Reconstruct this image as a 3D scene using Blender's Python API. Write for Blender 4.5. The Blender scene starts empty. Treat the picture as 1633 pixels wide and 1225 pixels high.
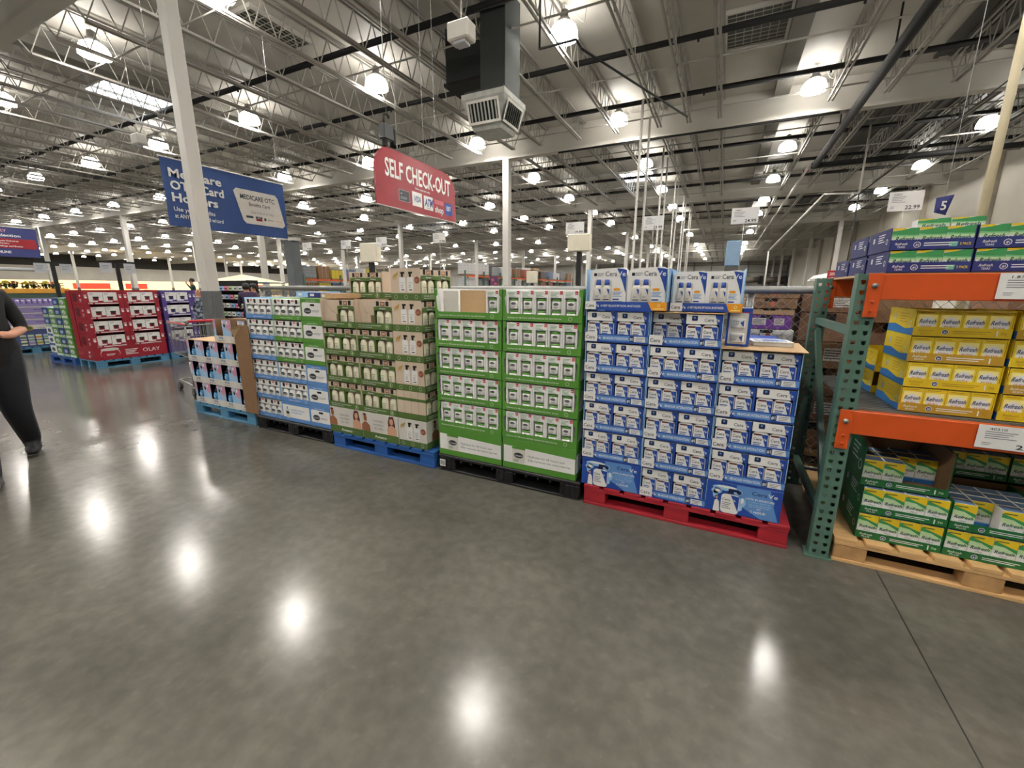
import bpy, bmesh, math, random
from mathutils import Vector, Matrix
random.seed(7)
C = bpy.context.scene.collection
PI = math.pi
# ------------------------------------------------------------------ camera, world, exposure
EYE = 1.5
cam_data = bpy.data.cameras.new('camera')
cam = bpy.data.objects.new('camera', cam_data); C.objects.link(cam)
bpy.context.scene.camera = cam
cam_data.sensor_fit = 'HORIZONTAL'; cam_data.sensor_width = 36.0
cam_data.lens = 36.0 * 668.47 / 1633.0
cam_data.clip_start = 0.05; cam_data.clip_end = 400
yaw, pitch, roll = map(math.radians, (-26.232, 12.788, 0.246))
fwd = Vector((math.sin(yaw)*math.cos(pitch), math.cos(yaw)*math.cos(pitch), -math.sin(pitch)))
rgt = Vector((math.cos(yaw), -math.sin(yaw), 0)); upv = rgt.cross(fwd)
r2 = rgt*math.cos(roll) + upv*math.sin(roll); u2 = -rgt*math.sin(roll) + upv*math.cos(roll)
m = Matrix((r2, u2, -fwd)).transposed().to_4x4(); m.translation = (0, 0, EYE)
cam.matrix_world = m
w = bpy.data.worlds.new('world'); bpy.context.scene.world = w; w.use_nodes = True
w.node_tree.nodes['Background'].inputs[0].default_value = (0.75, 0.8, 0.9, 1)
w.node_tree.nodes['Background'].inputs[1].default_value = 0.3
vs = bpy.context.scene.view_settings
vs.view_transform = 'Standard'; vs.look = 'None'; vs.gamma = 1.0; vs.use_curve_mapping = False
vs.exposure = 1.6
LAMP = 112.0          # radiance of a lamp's lens
DOME = 7.5

# ------------------------------------------------------------------ materials
MATS = {}
def lin(c):
    c = c/255.0
    return c/12.92 if c <= 0.04045 else ((c+0.055)/1.055)**2.4
def M(name, rgb=None, rough=0.55, metal=0.0, var=0.06, scale=6.0, bump=0.0, bscale=40, emit=0.0, alpha=1.0, stretch=None):
    if name in MATS: return MATS[name]
    mt = bpy.data.materials.new(name); mt.use_nodes = True
    nt = mt.node_tree; b = nt.nodes['Principled BSDF']
    col = tuple(lin(c) for c in rgb) + (1,)
    b.inputs['Base Color'].default_value = col
    b.inputs['Roughness'].default_value = rough; b.inputs['Metallic'].default_value = metal
    if alpha < 1: b.inputs['Alpha'].default_value = alpha
    if emit:
        b.inputs['Emission Color'].default_value = col; b.inputs['Emission Strength'].default_value = emit
    elif var:
        tc = nt.nodes.new('ShaderNodeTexCoord'); nz = nt.nodes.new('ShaderNodeTexNoise')
        nz.inputs['Scale'].default_value = scale; nz.inputs['Detail'].default_value = 3
        src = tc.outputs['Object']
        if stretch:
            mp = nt.nodes.new('ShaderNodeMapping'); mp.inputs['Scale'].default_value = stretch
            nt.links.new(src, mp.inputs[0]); src = mp.outputs[0]
        nt.links.new(src, nz.inputs['Vector'])
        mr = nt.nodes.new('ShaderNodeMapRange'); mr.inputs['From Min'].default_value = 0.3; mr.inputs['From Max'].default_value = 0.7
        mr.inputs['To Min'].default_value = 1-var; mr.inputs['To Max'].default_value = 1+var
        nt.links.new(nz.outputs['Fac'], mr.inputs['Value'])
        vm = nt.nodes.new('ShaderNodeVectorMath'); vm.operation = 'SCALE'; vm.inputs[0].default_value = col[:3]
        nt.links.new(mr.outputs[0], vm.inputs['Scale']); nt.links.new(vm.outputs[0], b.inputs['Base Color'])
    if bump:
        tc = nt.nodes.new('ShaderNodeTexCoord'); nz = nt.nodes.new('ShaderNodeTexNoise')
        nz.inputs['Scale'].default_value = bscale; nz.inputs['Detail'].default_value = 4
        nt.links.new(tc.outputs['Object'], nz.inputs['Vector'])
        bp = nt.nodes.new('ShaderNodeBump'); bp.inputs['Strength'].default_value = bump; bp.inputs['Distance'].default_value = 0.05
        nt.links.new(nz.outputs['Fac'], bp.inputs['Height']); nt.links.new(bp.outputs[0], b.inputs['Normal'])
    MATS[name] = mt
    return mt
def P(name, r=120, g=120, b=120, rough=0.45, **k): return M(name, (r, g, b), rough, **k)
# print colours (card and ink)
white = P('white card', 228, 228, 226); offw = P('off white card', 206, 203, 196); cream = P('cream plastic', 222, 220, 205, 0.35)
ink = P('dark ink', 45, 48, 58, var=0); greyink = P('grey ink', 130, 134, 142, var=0); lgrey = P('light grey ink', 186, 190, 196, var=0)
navy = P('navy ink', 22, 34, 78, var=0); royal = P('royal blue card', 32, 72, 158); sky = P('sky blue card', 92, 140, 200); lsky = P('pale blue card', 150, 192, 228)
brown = P('brown ink', 96, 48, 44, var=0); orange = P('amber ink', 226, 152, 30); red = P('red ink', 188, 30, 48, var=0)
cgreen = P('leaf green card', 84, 142, 52); lgreen = P('pale green card', 186, 216, 166); black = P('black ink', 18, 24, 36, var=0)
olive = P('olive green card', 80, 108, 50); beige = P('beige card', 204, 186, 166); kraft = P('kraft cardboard', 190, 158, 118, 0.8, scale=30, var=0.05)
kraftd = P('brown cardboard', 132, 100, 70, 0.8, scale=25, var=0.06); skinink = P('brown skin ink', 150, 96, 66, var=0); tan = P('tan skin ink', 206, 160, 130, var=0)
yellow = P('yellow card', 222, 192, 34); gold = P('gold card', 184, 146, 40); pyellow = P('pale yellow card', 244, 232, 150)
rgreen = P('bottle green card', 26, 104, 52); mgreen = P('bright green ink', 60, 146, 84); rblue = P('refresh blue card', 44, 116, 182); rnavy = P('deep navy card', 40, 50, 116)
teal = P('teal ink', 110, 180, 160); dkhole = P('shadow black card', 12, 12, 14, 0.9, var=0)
pink = P('pink ink', 226, 130, 160); dred = P('crimson card', 150, 22, 42); purple = P('violet card', 82, 66, 140); lilac = P('lilac card', 150, 136, 190)
steel = P('galvanised steel', 150, 152, 150, 0.4, metal=0.7, scale=20); wpaint = P('white painted steel', 205, 203, 196, 0.5, scale=2)
rackgreen = P('green rack paint', 80, 112, 98, 0.45, scale=12, var=0.08); rackorange = P('orange rack paint', 200, 80, 24, 0.4, scale=8, var=0.05)
dark = P('black painted pipe', 14, 14, 14, 0.75); plast = P('black plastic', 26, 27, 28, 0.5, scale=10, var=0.15)
wood = P('raw pallet wood', 206, 166, 112, 0.75, var=0.14, scale=5, stretch=(1, 8, 8)); woodred = P('red painted wood', 160, 30, 44, 0.6, var=0.14, scale=6, stretch=(1, 8, 8))
woodblue = P('blue painted wood', 30, 82, 150, 0.6, var=0.14, scale=6, stretch=(1, 8, 8)); woodsky = P('light blue painted wood', 74, 130, 164, 0.6, var=0.16, scale=6, stretch=(1, 8, 8))
woodend = P('cut wood end', 180, 140, 92, 0.8, var=0.2, scale=14)
skin = P('skin', 196, 142, 116, 0.5); hairm = P('dark hair', 28, 22, 20, 0.6, var=0.3, scale=60)

# ------------------------------------------------------------------ mesh builder
_TXT = {}
_tc = None
def text_mesh(s, bold=0.0):
    global _tc
    k = (s, bold)
    if k in _TXT: return _TXT[k]
    if _tc is None:
        cu = bpy.data.curves.new('lettering', 'FONT'); _tc = bpy.data.objects.new('lettering', cu); C.objects.link(_tc)
        cu.resolution_u = 2
    _tc.data.body = s; _tc.data.offset = bold
    dg = bpy.context.evaluated_depsgraph_get(); dg.update()
    me = bpy.data.meshes.new_from_object(_tc.evaluated_get(dg))
    vs_ = [(v.co.x, v.co.y) for v in me.vertices]; fs = [tuple(p.vertices) for p in me.polygons]
    bpy.data.meshes.remove(me)
    if vs_:
        x0 = min(v[0] for v in vs_); x1 = max(v[0] for v in vs_)
    else: x0 = x1 = 0
    _TXT[k] = (vs_, fs, x0, x1)
    return _TXT[k]

class MB:
    def __init__(s): s.v = []; s.f = []; s.mi = []; s.mats = []; s.sm = []
    def m(s, mt):
        if mt not in s.mats: s.mats.append(mt)
        return s.mats.index(mt)
    def add(s, vs_, fs, mt, smooth=False):
        o = len(s.v); s.v += [tuple(p) for p in vs_]; i = s.m(mt)
        for f in fs: s.f.append(tuple(o+k for k in f)); s.mi.append(i); s.sm.append(smooth)
        return s
    def box(s, x0, x1, y0, y1, z0, z1, mt, bev=0.0):
        if bev:
            b = bev
            vs_ = []
            for z, e in ((z0, b), (z0+b, 0), (z1-b, 0), (z1, b)):
                for (x, y) in ((x0+e, y0+b), (x0+b, y0+e), (x1-b, y0+e), (x1-e, y0+b), (x1-e, y1-b), (x1-b, y1-e), (x0+b, y1-e), (x0+e, y1-b)):
                    vs_.append((x, y, z))
            fs = [tuple(range(7, -1, -1)), tuple(range(24, 32))]
            for r in range(3):
                for k in range(8): fs.append((r*8+k, r*8+(k+1) % 8, r*8+8+(k+1) % 8, r*8+8+k))
            return s.add(vs_, fs, mt)
        vs_ = [(x0,y0,z0),(x1,y0,z0),(x1,y1,z0),(x0,y1,z0),(x0,y0,z1),(x1,y0,z1),(x1,y1,z1),(x0,y1,z1)]
        return s.add(vs_, [(3,2,1,0),(4,5,6,7),(0,1,5,4),(1,2,6,5),(2,3,7,6),(3,0,4,7)], mt)
    def tube(s, p0, p1, r, mt, n=8, r1=None, cap=True):
        p0 = Vector(p0); p1 = Vector(p1); d = (p1-p0).normalized()
        a = d.orthogonal().normalized(); b = d.cross(a); r1 = r if r1 is None else r1
        vs_ = [p0+(a*math.cos(t)+b*math.sin(t))*r for t in (2*PI*k/n for k in range(n))]
        vs_ += [p1+(a*math.cos(t)+b*math.sin(t))*r1 for t in (2*PI*k/n for k in range(n))]
        fs = [(k, (k+1) % n, n+(k+1) % n, n+k) for k in range(n)]
        if cap: fs += [tuple(range(n-1, -1, -1)), tuple(range(n, 2*n))]
        return s.add(vs_, fs, mt, n > 5)
    def path(s, pts, r, mt, n=8):
        for a, b in zip(pts, pts[1:]): s.tube(a, b, r, mt, n)
        return s
    def lathe(s, prof, c, mt, n=16, sx=1.0, sy=1.0, smooth=True):
        cx, cy, cz = c; vs_ = []; fs = []
        for (r, z) in prof:
            for k in range(n): vs_.append((cx+r*sx*math.cos(2*PI*k/n), cy+r*sy*math.sin(2*PI*k/n), cz+z))
        for i in range(len(prof)-1):
            for k in range(n): fs.append((i*n+k, i*n+(k+1) % n, (i+1)*n+(k+1) % n, (i+1)*n+k))
        fs.append(tuple(range(n-1, -1, -1))); fs.append(tuple((len(prof)-1)*n+k for k in range(n)))
        return s.add(vs_, fs, mt, smooth)
    def prism(s, poly, y0, y1, mt, smooth=False):      # poly in x,z ccw seen from -Y
        n = len(poly)
        vs_ = [(x, y0, z) for x, z in poly] + [(x, y1, z) for x, z in poly]
        fs = [tuple(range(n)), tuple(range(2*n-1, n-1, -1))] + [((k+1) % n, k, n+k, n+(k+1) % n) for k in range(n)]
        return s.add(vs_, fs, mt, smooth)
    def build(s, name, parent=None, loc=None):
        me = bpy.data.meshes.new(name); me.from_pydata(s.v, [], s.f)
        for mt in s.mats: me.materials.append(mt)
        me.polygons.foreach_set('material_index', s.mi); me.polygons.foreach_set('use_smooth', s.sm); me.update()
        o = bpy.data.objects.new(name, me); C.objects.link(o)
        if parent: o.parent = parent
        if loc: o.location = loc
        return o

class F:
    """flat printed area on a builder: origin, right, up vectors; prints sit a hair outside"""
    def __init__(s, mb, o, u=(1,0,0), v=(0,0,1)):
        s.mb = mb; s.o = Vector(o); s.u = Vector(u).normalized(); s.v = Vector(v).normalized(); s.n = s.u.cross(s.v); s.k = 1
    def pt(s, x, y, off): return s.o + s.u*x + s.v*y + s.n*off
    def poly(s, pts, mt, off=None):
        off = s.k*0.0006 if off is None else off
        s.mb.add([s.pt(x, y, off) for x, y in pts], [tuple(range(len(pts)))], mt); return s
    def rect(s, x0, y0, x1, y1, mt, off=None): return s.poly([(x0,y0),(x1,y0),(x1,y1),(x0,y1)], mt, off)
    def rrect(s, x0, y0, x1, y1, r, mt, off=None):
        pts = []
        for cx, cy, a in ((x1-r,y0+r,-90),(x1-r,y1-r,0),(x0+r,y1-r,90),(x0+r,y0+r,180)):
            for t in (0, 30, 60, 90): pts.append((cx+r*math.cos(math.radians(a+t)), cy+r*math.sin(math.radians(a+t))))
        return s.poly(pts, mt, off)
    def ell(s, cx, cy, rx, ry, mt, off=None, n=14):
        return s.poly([(cx+rx*math.cos(2*PI*k/n), cy+ry*math.sin(2*PI*k/n)) for k in range(n)], mt, off)
    def ring(s, cx, cy, r, t, mt, off=None, n=14):
        off = s.k*0.0006 if off is None else off
        vs_ = []
        for rr in (r-t, r):
            for k in range(n): vs_.append(s.pt(cx+rr*math.cos(2*PI*k/n), cy+rr*math.sin(2*PI*k/n), off))
        s.mb.add(vs_, [(k, n+k, n+(k+1) % n, (k+1) % n) for k in range(n)], mt); return s
    def lines(s, x, y, w_, n, gap, t, mt, off=None):
        for i in range(n): s.rect(x, y-i*gap-t, x+w_*(1-0.13*(i*7 % 3)), y-i*gap, mt, off)
        return s
    def text(s, st, x, y, h, mt, w=None, bold=0.0, align='l', off=None, shear=0.0):
        tv, tf, x0, x1 = text_mesh(st, bold)
        sc = h/0.72; sx = sc
        tw = (x1-x0)*sc
        if w and tw > 0: sx = sc*w/tw; tw = w
        xx = x - (tw/2 if align == 'c' else tw if align == 'r' else 0)
        off = s.k*0.0006+0.0004 if off is None else off
        s.mb.add([s.pt(xx+(a-x0)*sx+shear*b*sc, y+b*sc, off) for a, b in tv], tf, mt); return s

# ------------------------------------------------------------------ things
def tag(o, label=None, cat=None, group=None, kind=None):
    if label: o['label'] = label
    if cat: o['category'] = cat
    if group: o['group'] = group
    if kind: o['kind'] = kind
    return o
def empty(name, loc=(0,0,0), rz=0):
    o = bpy.data.objects.new(name, None); C.objects.link(o); o.location = loc; o.rotation_euler = (0,0,rz); o.empty_display_size = 0.05
    return o
KIDS = {}
def kids(o):
    return KIDS.setdefault(o.name, [c for c in C.objects if c.parent == o]) if o.name not in KIDS else KIDS[o.name]
def tree(o): return [(c, tree(c)) for c in kids(o)]
PROTO = {}
def copy_tree(o, tr):
    c = o.copy(); C.objects.link(c)
    for ch, sub in tr:
        d = copy_tree(ch, sub); d.parent = c
    return c
def spawn(key, builder, loc, label, cat, group=None, rz=0.0, scale=None):
    if key not in PROTO:
        o = builder(); PROTO[key] = (o, tree(o))
    else:
        src, tr = PROTO[key]; o = copy_tree(src, tr)
    o.location = loc; o.rotation_euler = (0, 0, rz)
    if scale: o.scale = scale
    for k in ('label', 'category', 'group'):
        if k in o: del o[k]
    return tag(o, label, cat, group)
ORD = ['lowest', 'second', 'third', 'fourth', 'fifth', 'sixth', 'seventh']
def struct(mb, name): return tag(mb.build(name), kind='structure')
# ------------------------------------------------------------------ the building
XL, XR, YB, YF, ZC = -112.0, 9.9, 92.0, -12.0, 7.5
def floor_mat():
    mt = bpy.data.materials.new('polished concrete'); mt.use_nodes = True; nt = mt.node_tree; b = nt.nodes['Principled BSDF']
    tc = nt.nodes.new('ShaderNodeTexCoord')
    def noise(sc, det, lo, hi, a, c):
        n = nt.nodes.new('ShaderNodeTexNoise'); n.inputs['Scale'].default_value = sc; n.inputs['Detail'].default_value = det
        nt.links.new(tc.outputs['Object'], n.inputs['Vector'])
        r = nt.nodes.new('ShaderNodeMapRange'); r.inputs['From Min'].default_value = lo; r.inputs['From Max'].default_value = hi
        r.inputs['To Min'].default_value = a; r.inputs['To Max'].default_value = c; nt.links.new(n.outputs['Fac'], r.inputs['Value']); return r.outputs[0]
    n1 = noise(1.3, 5, 0.35, 0.65, 0.82, 1.2); n2 = noise(14, 6, 0.35, 0.65, 0.9, 1.12); n3 = noise(22, 3, 0.6, 0.75, 1.0, 1.15)
    mu = nt.nodes.new('ShaderNodeMath'); mu.operation = 'MULTIPLY'; nt.links.new(n1, mu.inputs[0]); nt.links.new(n2, mu.inputs[1])
    m2 = nt.nodes.new('ShaderNodeMath'); m2.operation = 'MULTIPLY'; nt.links.new(mu.outputs[0], m2.inputs[0]); nt.links.new(n3, m2.inputs[1])
    vm = nt.nodes.new('ShaderNodeVectorMath'); vm.operation = 'SCALE'; vm.inputs[0].default_value = FLOORCOL
    nt.links.new(m2.outputs[0], vm.inputs['Scale']); nt.links.new(vm.outputs[0], b.inputs['Base Color'])
    nt.links.new(noise(3, 4, 0.3, 0.7, 0.15, 0.21), b.inputs['Roughness']); b.inputs['Specular IOR Level'].default_value = 0.27
    nb = nt.nodes.new('ShaderNodeTexNoise'); nb.inputs['Scale'].default_value = 9; nb.inputs['Detail'].default_value = 3
    nt.links.new(tc.outputs['Object'], nb.inputs['Vector'])
    bp = nt.nodes.new('ShaderNodeBump'); bp.inputs['Strength'].default_value = 0.02; bp.inputs['Distance'].default_value = 0.01
    return mt
FLOORCOL = (0.102, 0.097, 0.082)
fm = floor_mat()
b = MB(); b.box(XL, XR, YF, YB, -0.1, 0, fm); struct(b, 'floor')
jm = P('sealed saw cut', 30, 29, 26, 0.7)
for i, x in enumerate((0.905, -11.3)):
    b = MB(); b.box(x-0.0025, x+0.0025, YF, 40, -0.01, 0.0008, jm); struct(b, 'floor_line')
foil = M('ceiling insulation', (194, 190, 182), 0.55, bump=0.35, bscale=1.6, var=0.1, scale=0.5)
b = MB(); b.box(XL, XR, YF, YB, ZC, ZC+0.2, foil); struct(b, 'ceiling')
drape = M('white wall insulation', (205, 200, 188), 0.5, bump=0.3, bscale=0.9, var=0.06, scale=0.4)
wallm = P('painted panel wall', 176, 174, 168, 0.7, scale=0.6); walld = P('dark wall band', 44, 42, 42, 0.8, scale=0.5)
b = MB(); b.box(XR, XR+0.3, YF, YB, 0, ZC, drape); struct(b, 'wall_right')
b = MB(); b.box(XL, XR, YB, YB+0.3, 0, ZC, wallm)
struct(b, 'wall_back')
b = MB(); b.box(XL, XR, YF-0.3, YF, 0, ZC, wallm); struct(b, 'wall_front')
b = MB(); b.box(XL-0.3, XL, YF, YB, 0, 5.3, wallm); b.box(XL-0.3, XL, YF, YB, 5.3, ZC, walld); struct(b, 'wall_left')
girt = P('grey steel girt', 120, 118, 112, 0.5)
for i, x in enumerate([XR-3.1*k for k in range(0, 12)]):
    b = MB(); b.box(x-0.22, x-0.02, YB-0.3, YB-0.005, 0, ZC-0.02, girt); struct(b, 'wall_column')
for z in (1.5, 3.2, 4.6, 6.0):
    b = MB(); b.box(XR-36, XR-0.01, YB-0.16, YB-0.01, z, z+0.14, girt); struct(b, 'trim_%d' % (z*10))
for k in range(10):
    b = MB(); b.box(XR-0.28, XR-0.005, 4.2+7.3*k, 4.5+7.3*k, 0, ZC-0.02, P('pale steel pilaster', 186, 180, 166)); struct(b, 'wall_column')
# girders, beams, columns
gird = P('painted girder', 194, 191, 183, 0.5, scale=0.7, var=0.05); jst = P('painted joist', 164, 161, 154, 0.5, scale=1.5, var=0.05)
GY = [4.4+12.2*k for k in range(-1, 8)]
for y in GY:
    b = MB(); b.box(XL+0.01, XR-0.3, y-0.08, y+0.08, 6.68, ZC-0.005, gird); b.box(XL+0.01, XR-0.3, y-0.16, y+0.16, 6.6, 6.68, gird); struct(b, 'ceiling_girder')
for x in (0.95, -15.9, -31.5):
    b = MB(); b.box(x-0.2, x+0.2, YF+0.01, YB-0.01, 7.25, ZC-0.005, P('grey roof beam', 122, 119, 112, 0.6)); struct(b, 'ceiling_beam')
colm = P('white painted column', 206, 204, 198, 0.45, scale=1.0, var=0.03); ribm = P('grey ribbed guard', 112, 116, 118, 0.5)
cols = [(-8.05, 4.4)] + [(-8.45, y) for y in GY[2:]] + [(x, y) for x in (-24.6, -40, -54.6, -70, -86) for y in GY[1:]] + [(7.4, y) for y in GY[4:]]
for i, (x, y) in enumerate(cols):
    r = 0.102 if i == 0 else 0.14
    b = MB(); b.box(x-r, x+r, y-r, y+r, 0, 6.598, colm, 0.015)
    o = struct(b, 'column')
    g = MB(); q = r+0.012; g.box(x-q, x+q, y-q, y+q, 0, 1.45, ribm, 0.02)
    for k in range(7):
        t = -q+0.03+k*(2*q-0.06)/6
        g.box(x+t-0.009, x+t+0.009, y-q-0.008, y+q+0.008, 0.02, 1.44, ribm); g.box(x-q-0.008, x+q+0.008, y+t-0.009, y+t+0.009, 0.02, 1.44, ribm)
    g.build('column_guard', o)
# open-web joists: one mesh, copied
def joist():
    b = MB()
    for k in range(-1, 8):
        y0, y1 = 4.4+12.2*k+0.14, 4.4+12.2*(k+1)-0.14
        if y1 > YB: y1 = YB-0.4
        for s in (-1, 1):
            b.box(s*0.055-0.02, s*0.055+0.02, y0, y1, 7.40, 7.45, jst)
            b.box(s*0.05-0.02, s*0.05+0.02, y0+0.5, y1-0.5, 6.72, 6.77, jst)
        n = 20; st = (y1-y0-1.0)/n
        for i in range(n):
            a = y0+0.5+st*i
            b.tube((0, a, 6.75), (0, a+st/2, 7.42), 0.014, jst, 4, cap=False); b.tube((0, a+st/2, 7.42), (0, a+st, 6.75), 0.014, jst, 4, cap=False)
        b.tube((0, y0+0.5, 6.75), (0, y0, 7.42), 0.018, jst, 4); b.tube((0, y1-0.5, 6.75), (0, y1, 7.42), 0.018, jst, 4)
    return tag(b.build('ceiling_joist'), kind='structure')
jx = [-0.66, -1.55, -2.46, -3.85, -5.2, -6.7, -7.85] + [-9.3-1.4*k for k in range(50)] + [2.15, 3.4, 4.75, 6.1, 7.4, 8.7]
j0 = joist()
for i, x in enumerate(jx):
    if any(abs(x-q) < 0.3 for q in (-15.9, -31.5)): x += 0.45
    o = j0 if i == 0 else j0.copy()
    if i: C.objects.link(o)
    o.location.x = x
for y in [3.0+3.05*k for k in range(-4, 22)]:
    if min(abs(y-g_) for g_ in GY) < 0.3: continue
    b = MB(); b.tube((-52, y, 6.80), (XR-0.3, y, 6.80), 0.022, jst, 6); b.build('ceiling_bridging'); tag(C.objects[-1], kind='structure')
# sprinkler lines
def lab(o, l, c, g=None): return tag(o, l, c, g)
for k in range(11):
    y = 8.7+3.0*k-(0.45 if k == 4 else 0)
    if min(abs(y-g_) for g_ in GY) < 0.25: y += 0.35
    b = MB(); x1 = 9.4
    b.tube((-50, y, 7.1), (x1, y, 7.1), 0.07, dark, 8)
    for j in range(18): b.tube((1.9-3.0*j, y, 6.98), (1.9-3.0*j, y, 7.06), 0.025, dark, 6)
    lab(b.build('sprinkler_pipe'), 'thin black sprinkler branch pipe running across the store under the roof deck', 'pipe', 'sprinkler branch pipes')
b = MB(); b.path([(2.75, 1.0, 6.46), (2.8, 22.2, 6.46)], 0.12, dark, 12); b.lathe([(0.13, -0.1), (0.13, 0.1)], (2.8, 22.2, 6.46), dark, 12)
b.path([(2.8, 22.2, 6.46), (9.5, 22.2, 6.46)], 0.1, dark, 12)
for y in (9, 13, 18): b.tube((2.78, y, 6.6), (2.78, y, 7.45), 0.02, dark, 6)
lab(b.build('sprinkler_main'), 'thick black sprinkler main turning a corner under the right-hand ceiling', 'pipe')
b = MB(); b.path([(2.62, 22.6, 6.5), (2.62, 60, 6.5)], 0.06, wpaint, 8); b.lathe([(0.11, -0.03), (0.11, 0.03)], (2.62, 23.2, 6.5), red, 12)
lab(b.build('valve_pipe'), 'pale pipe with a small red valve running away from the black main', 'pipe')
b = MB(); b.tube((-6.2, 16.5, 6.57), (2.5, 16.5, 6.57), 0.03, dark, 6)
lab(b.build('conduit'), 'thin dark conduit along the lower edge of the deep white girder', 'conduit')
# skylights and dark hatches
glow = P('daylight panel', 240, 246, 255, emit=2.6); smoke = P('dark hatch glass', 52, 50, 46, 0.4); gridm = P('safety grid wire', 170, 168, 158)
def skylight(x0, x1, y0, y1, mt, name, label, cat):
    r = empty(name, ((x0+x1)/2, (y0+y1)/2, ZC)); tag(r, label, cat)
    a, c = (x1-x0)/2, (y1-y0)/2
    b = MB(); b.box(-a, a, -c, c, -0.035, -0.003, mt); b.build('panel', r)
    b = MB()
    for (q0, q1, q2, q3) in ((-a-0.06, a+0.06, -c-0.06, -c), (-a-0.06, a+0.06, c, c+0.06), (-a-0.06, -a, -c, c), (a, a+0.06, -c, c)): b.box(q0, q1, q2, q3, -0.09, -0.003, wpaint)
    b.build('frame', r)
    b = MB(); n = 7
    for i in range(1, n):
        b.box(-a+2*a*i/n-0.007, -a+2*a*i/n+0.007, -c, c, -0.06, -0.045, gridm)
    for i in range(1, 9): b.box(-a, a, -c+2*c*i/9-0.007, -c+2*c*i/9+0.007, -0.075, -0.06, gridm)
    b.build('grid', r)
skylight(-0.55, 0.68, 11.85, 13.4, smoke, 'smoke_hatch', 'dark gridded roof hatch left of the wide pale beam, above the centre', 'roof hatch')
skylight(-10.7, -9.85, 7.05, 8.6, smoke, 'smoke_hatch', 'dark gridded roof hatch above and right of the near white column', 'roof hatch')
skylight(-18.2, -16.95, 7.2, 9.0, glow, 'skylight', 'bright daylit skylight left of the near white column', 'skylight')
skylight(-5.6, -3.9, 24.0, 26.0, glow, 'skylight', 'bright skylight beyond the first deep girder', 'skylight')
skylight(-24.5, -22.8, 32.0, 34.0, glow, 'skylight', 'small bright skylight far behind the blue banner', 'skylight')
skylight(-29.0, -27.6, 12.5, 14.5, smoke, 'smoke_hatch', 'dark roof hatch low over the left side of the store', 'roof hatch')
skylight(-20.9, -19.3, 14.0, 15.6, smoke, 'smoke_hatch', 'dark roof hatch just above the blue banner', 'roof hatch')
skylight(1.35, 2.5, 25.0, 27.4, smoke, 'smoke_hatch', 'dark gridded roof hatch beyond the first girder on the right', 'roof hatch')
deckd = M('bare ribbed deck', (74, 73, 70), 0.5, var=0.1, scale=2)
for (x0, x1, y0, y1) in ((4.3, 9.2, 12.6, 16.2), (3.6, 9.0, 18.0, 27.5), (3.6, 9.0, 30, 39)):
    b = MB(); b.box(x0, x1, y0, y1, ZC-0.04, ZC-0.004, deckd)
    for k in range(int((x1-x0)/0.3)): b.box(x0+0.3*k, x0+0.3*k+0.1, y0, y1, ZC-0.07, ZC-0.04, deckd)
    struct(b, 'ceiling_panel')
# high-bay lamps
lensm = P('lamp glow', 255, 250, 243, emit=LAMP); domem = P('lit acrylic dome', 255, 250, 242, emit=DOME)
def lamp():
    r = empty('high_bay_lamp')
    n = 12; b = MB(); prof = [(0.31, -0.16), (0.30, -0.05), (0.25, 0.06), (0.15, 0.13)]
    vs_ = [(q*math.cos(2*PI*k/n), q*math.sin(2*PI*k/n), z) for q, z in prof for k in range(n)]
    b.add(vs_, [(i*n+k, i*n+(k+1) % n, (i+1)*n+(k+1) % n, (i+1)*n+k) for i in range(3) for k in range(n)], domem, True); b.build('reflector', r)
    b = MB(); b.lathe([(0.2, -0.13), (0.2, -0.12)], (0, 0, 0), lensm, 10, smooth=False); b.build('lens', r)
    b = MB(); b.lathe([(0.15, 0.13), (0.13, 0.2), (0.09, 0.22), (0.08, 0.36), (0.02, 0.39)], (0, 0, 0), P('grey ballast', 90, 88, 84), 12)
    b.tube((0, 0, 0.38), (0, 0, 0.46), 0.008, wpaint, 4); b.build('ballast', r)
    b = MB(); b.path([(0.13, 0, 0.2), (0.25, 0, 0.28), (0.33, 0.05, 0.14), (0.42, 0.1, 0.1), (0.46, 0.1, 0.36)], 0.007, jst, 5); b.build('power_cord', r)
    return r
LX = [7.3, 1.65, -3.7, -9.1, -14.65, -20.3, -26, -32, -37.9] + [-43.6-5.7*k for k in range(12)]
LY = [-5.2, 0.4, 5.85] + [10.0, 15.35] + [20.85+5.45*k for k in range(13)]
def onscreen(p, marg=30):
    v = Vector(p)-Vector((0, 0, EYE)); c = v.dot(fwd)
    if c < 0.3: return False
    X_, Y_ = 816.5+668.47*v.dot(r2)/c, 612.5-668.47*v.dot(u2)/c
    return -marg < X_ < 1633+marg and -marg < Y_ < 1225+marg
spots = []
for j, y in enumerate(LY):
    for i, x in enumerate(LX):
        xx = {4: -13.95, 5: -19.9}.get(i, x) if j == 2 else x
        if y > 40 and x > 6: continue
        yy = y if min(abs(y-g_) for g_ in GY) > 0.45 else y+0.5
        if j in (9, 15): yy = y+0.4
        vis = onscreen((xx, yy, 7.0))
        if (j < 4 and i > 6 or math.hypot(xx, yy) > 30) and not vis: continue
        spots.append((math.hypot(xx, yy), xx, yy))
spots.sort()
for d, x, y in spots[:300]: spawn('lamp', lamp, (x, y, 7.0), 'glowing domed high bay lamp hanging in the ceiling grid', 'lamp', 'high bay lamps in rows')
if len(spots) > 300:
    b = MB()
    for d, x, y in spots[300:]: b.lathe([(0.31, -0.16), (0.25, 0.06), (0.13, 0.2), (0.02, 0.39)], (x, y, 7.0), domem, 8)
    tag(b.build('distant_lamps'), 'tiny glowing lamps in the farthest ceiling rows', 'lamps', kind='stuff')
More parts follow.
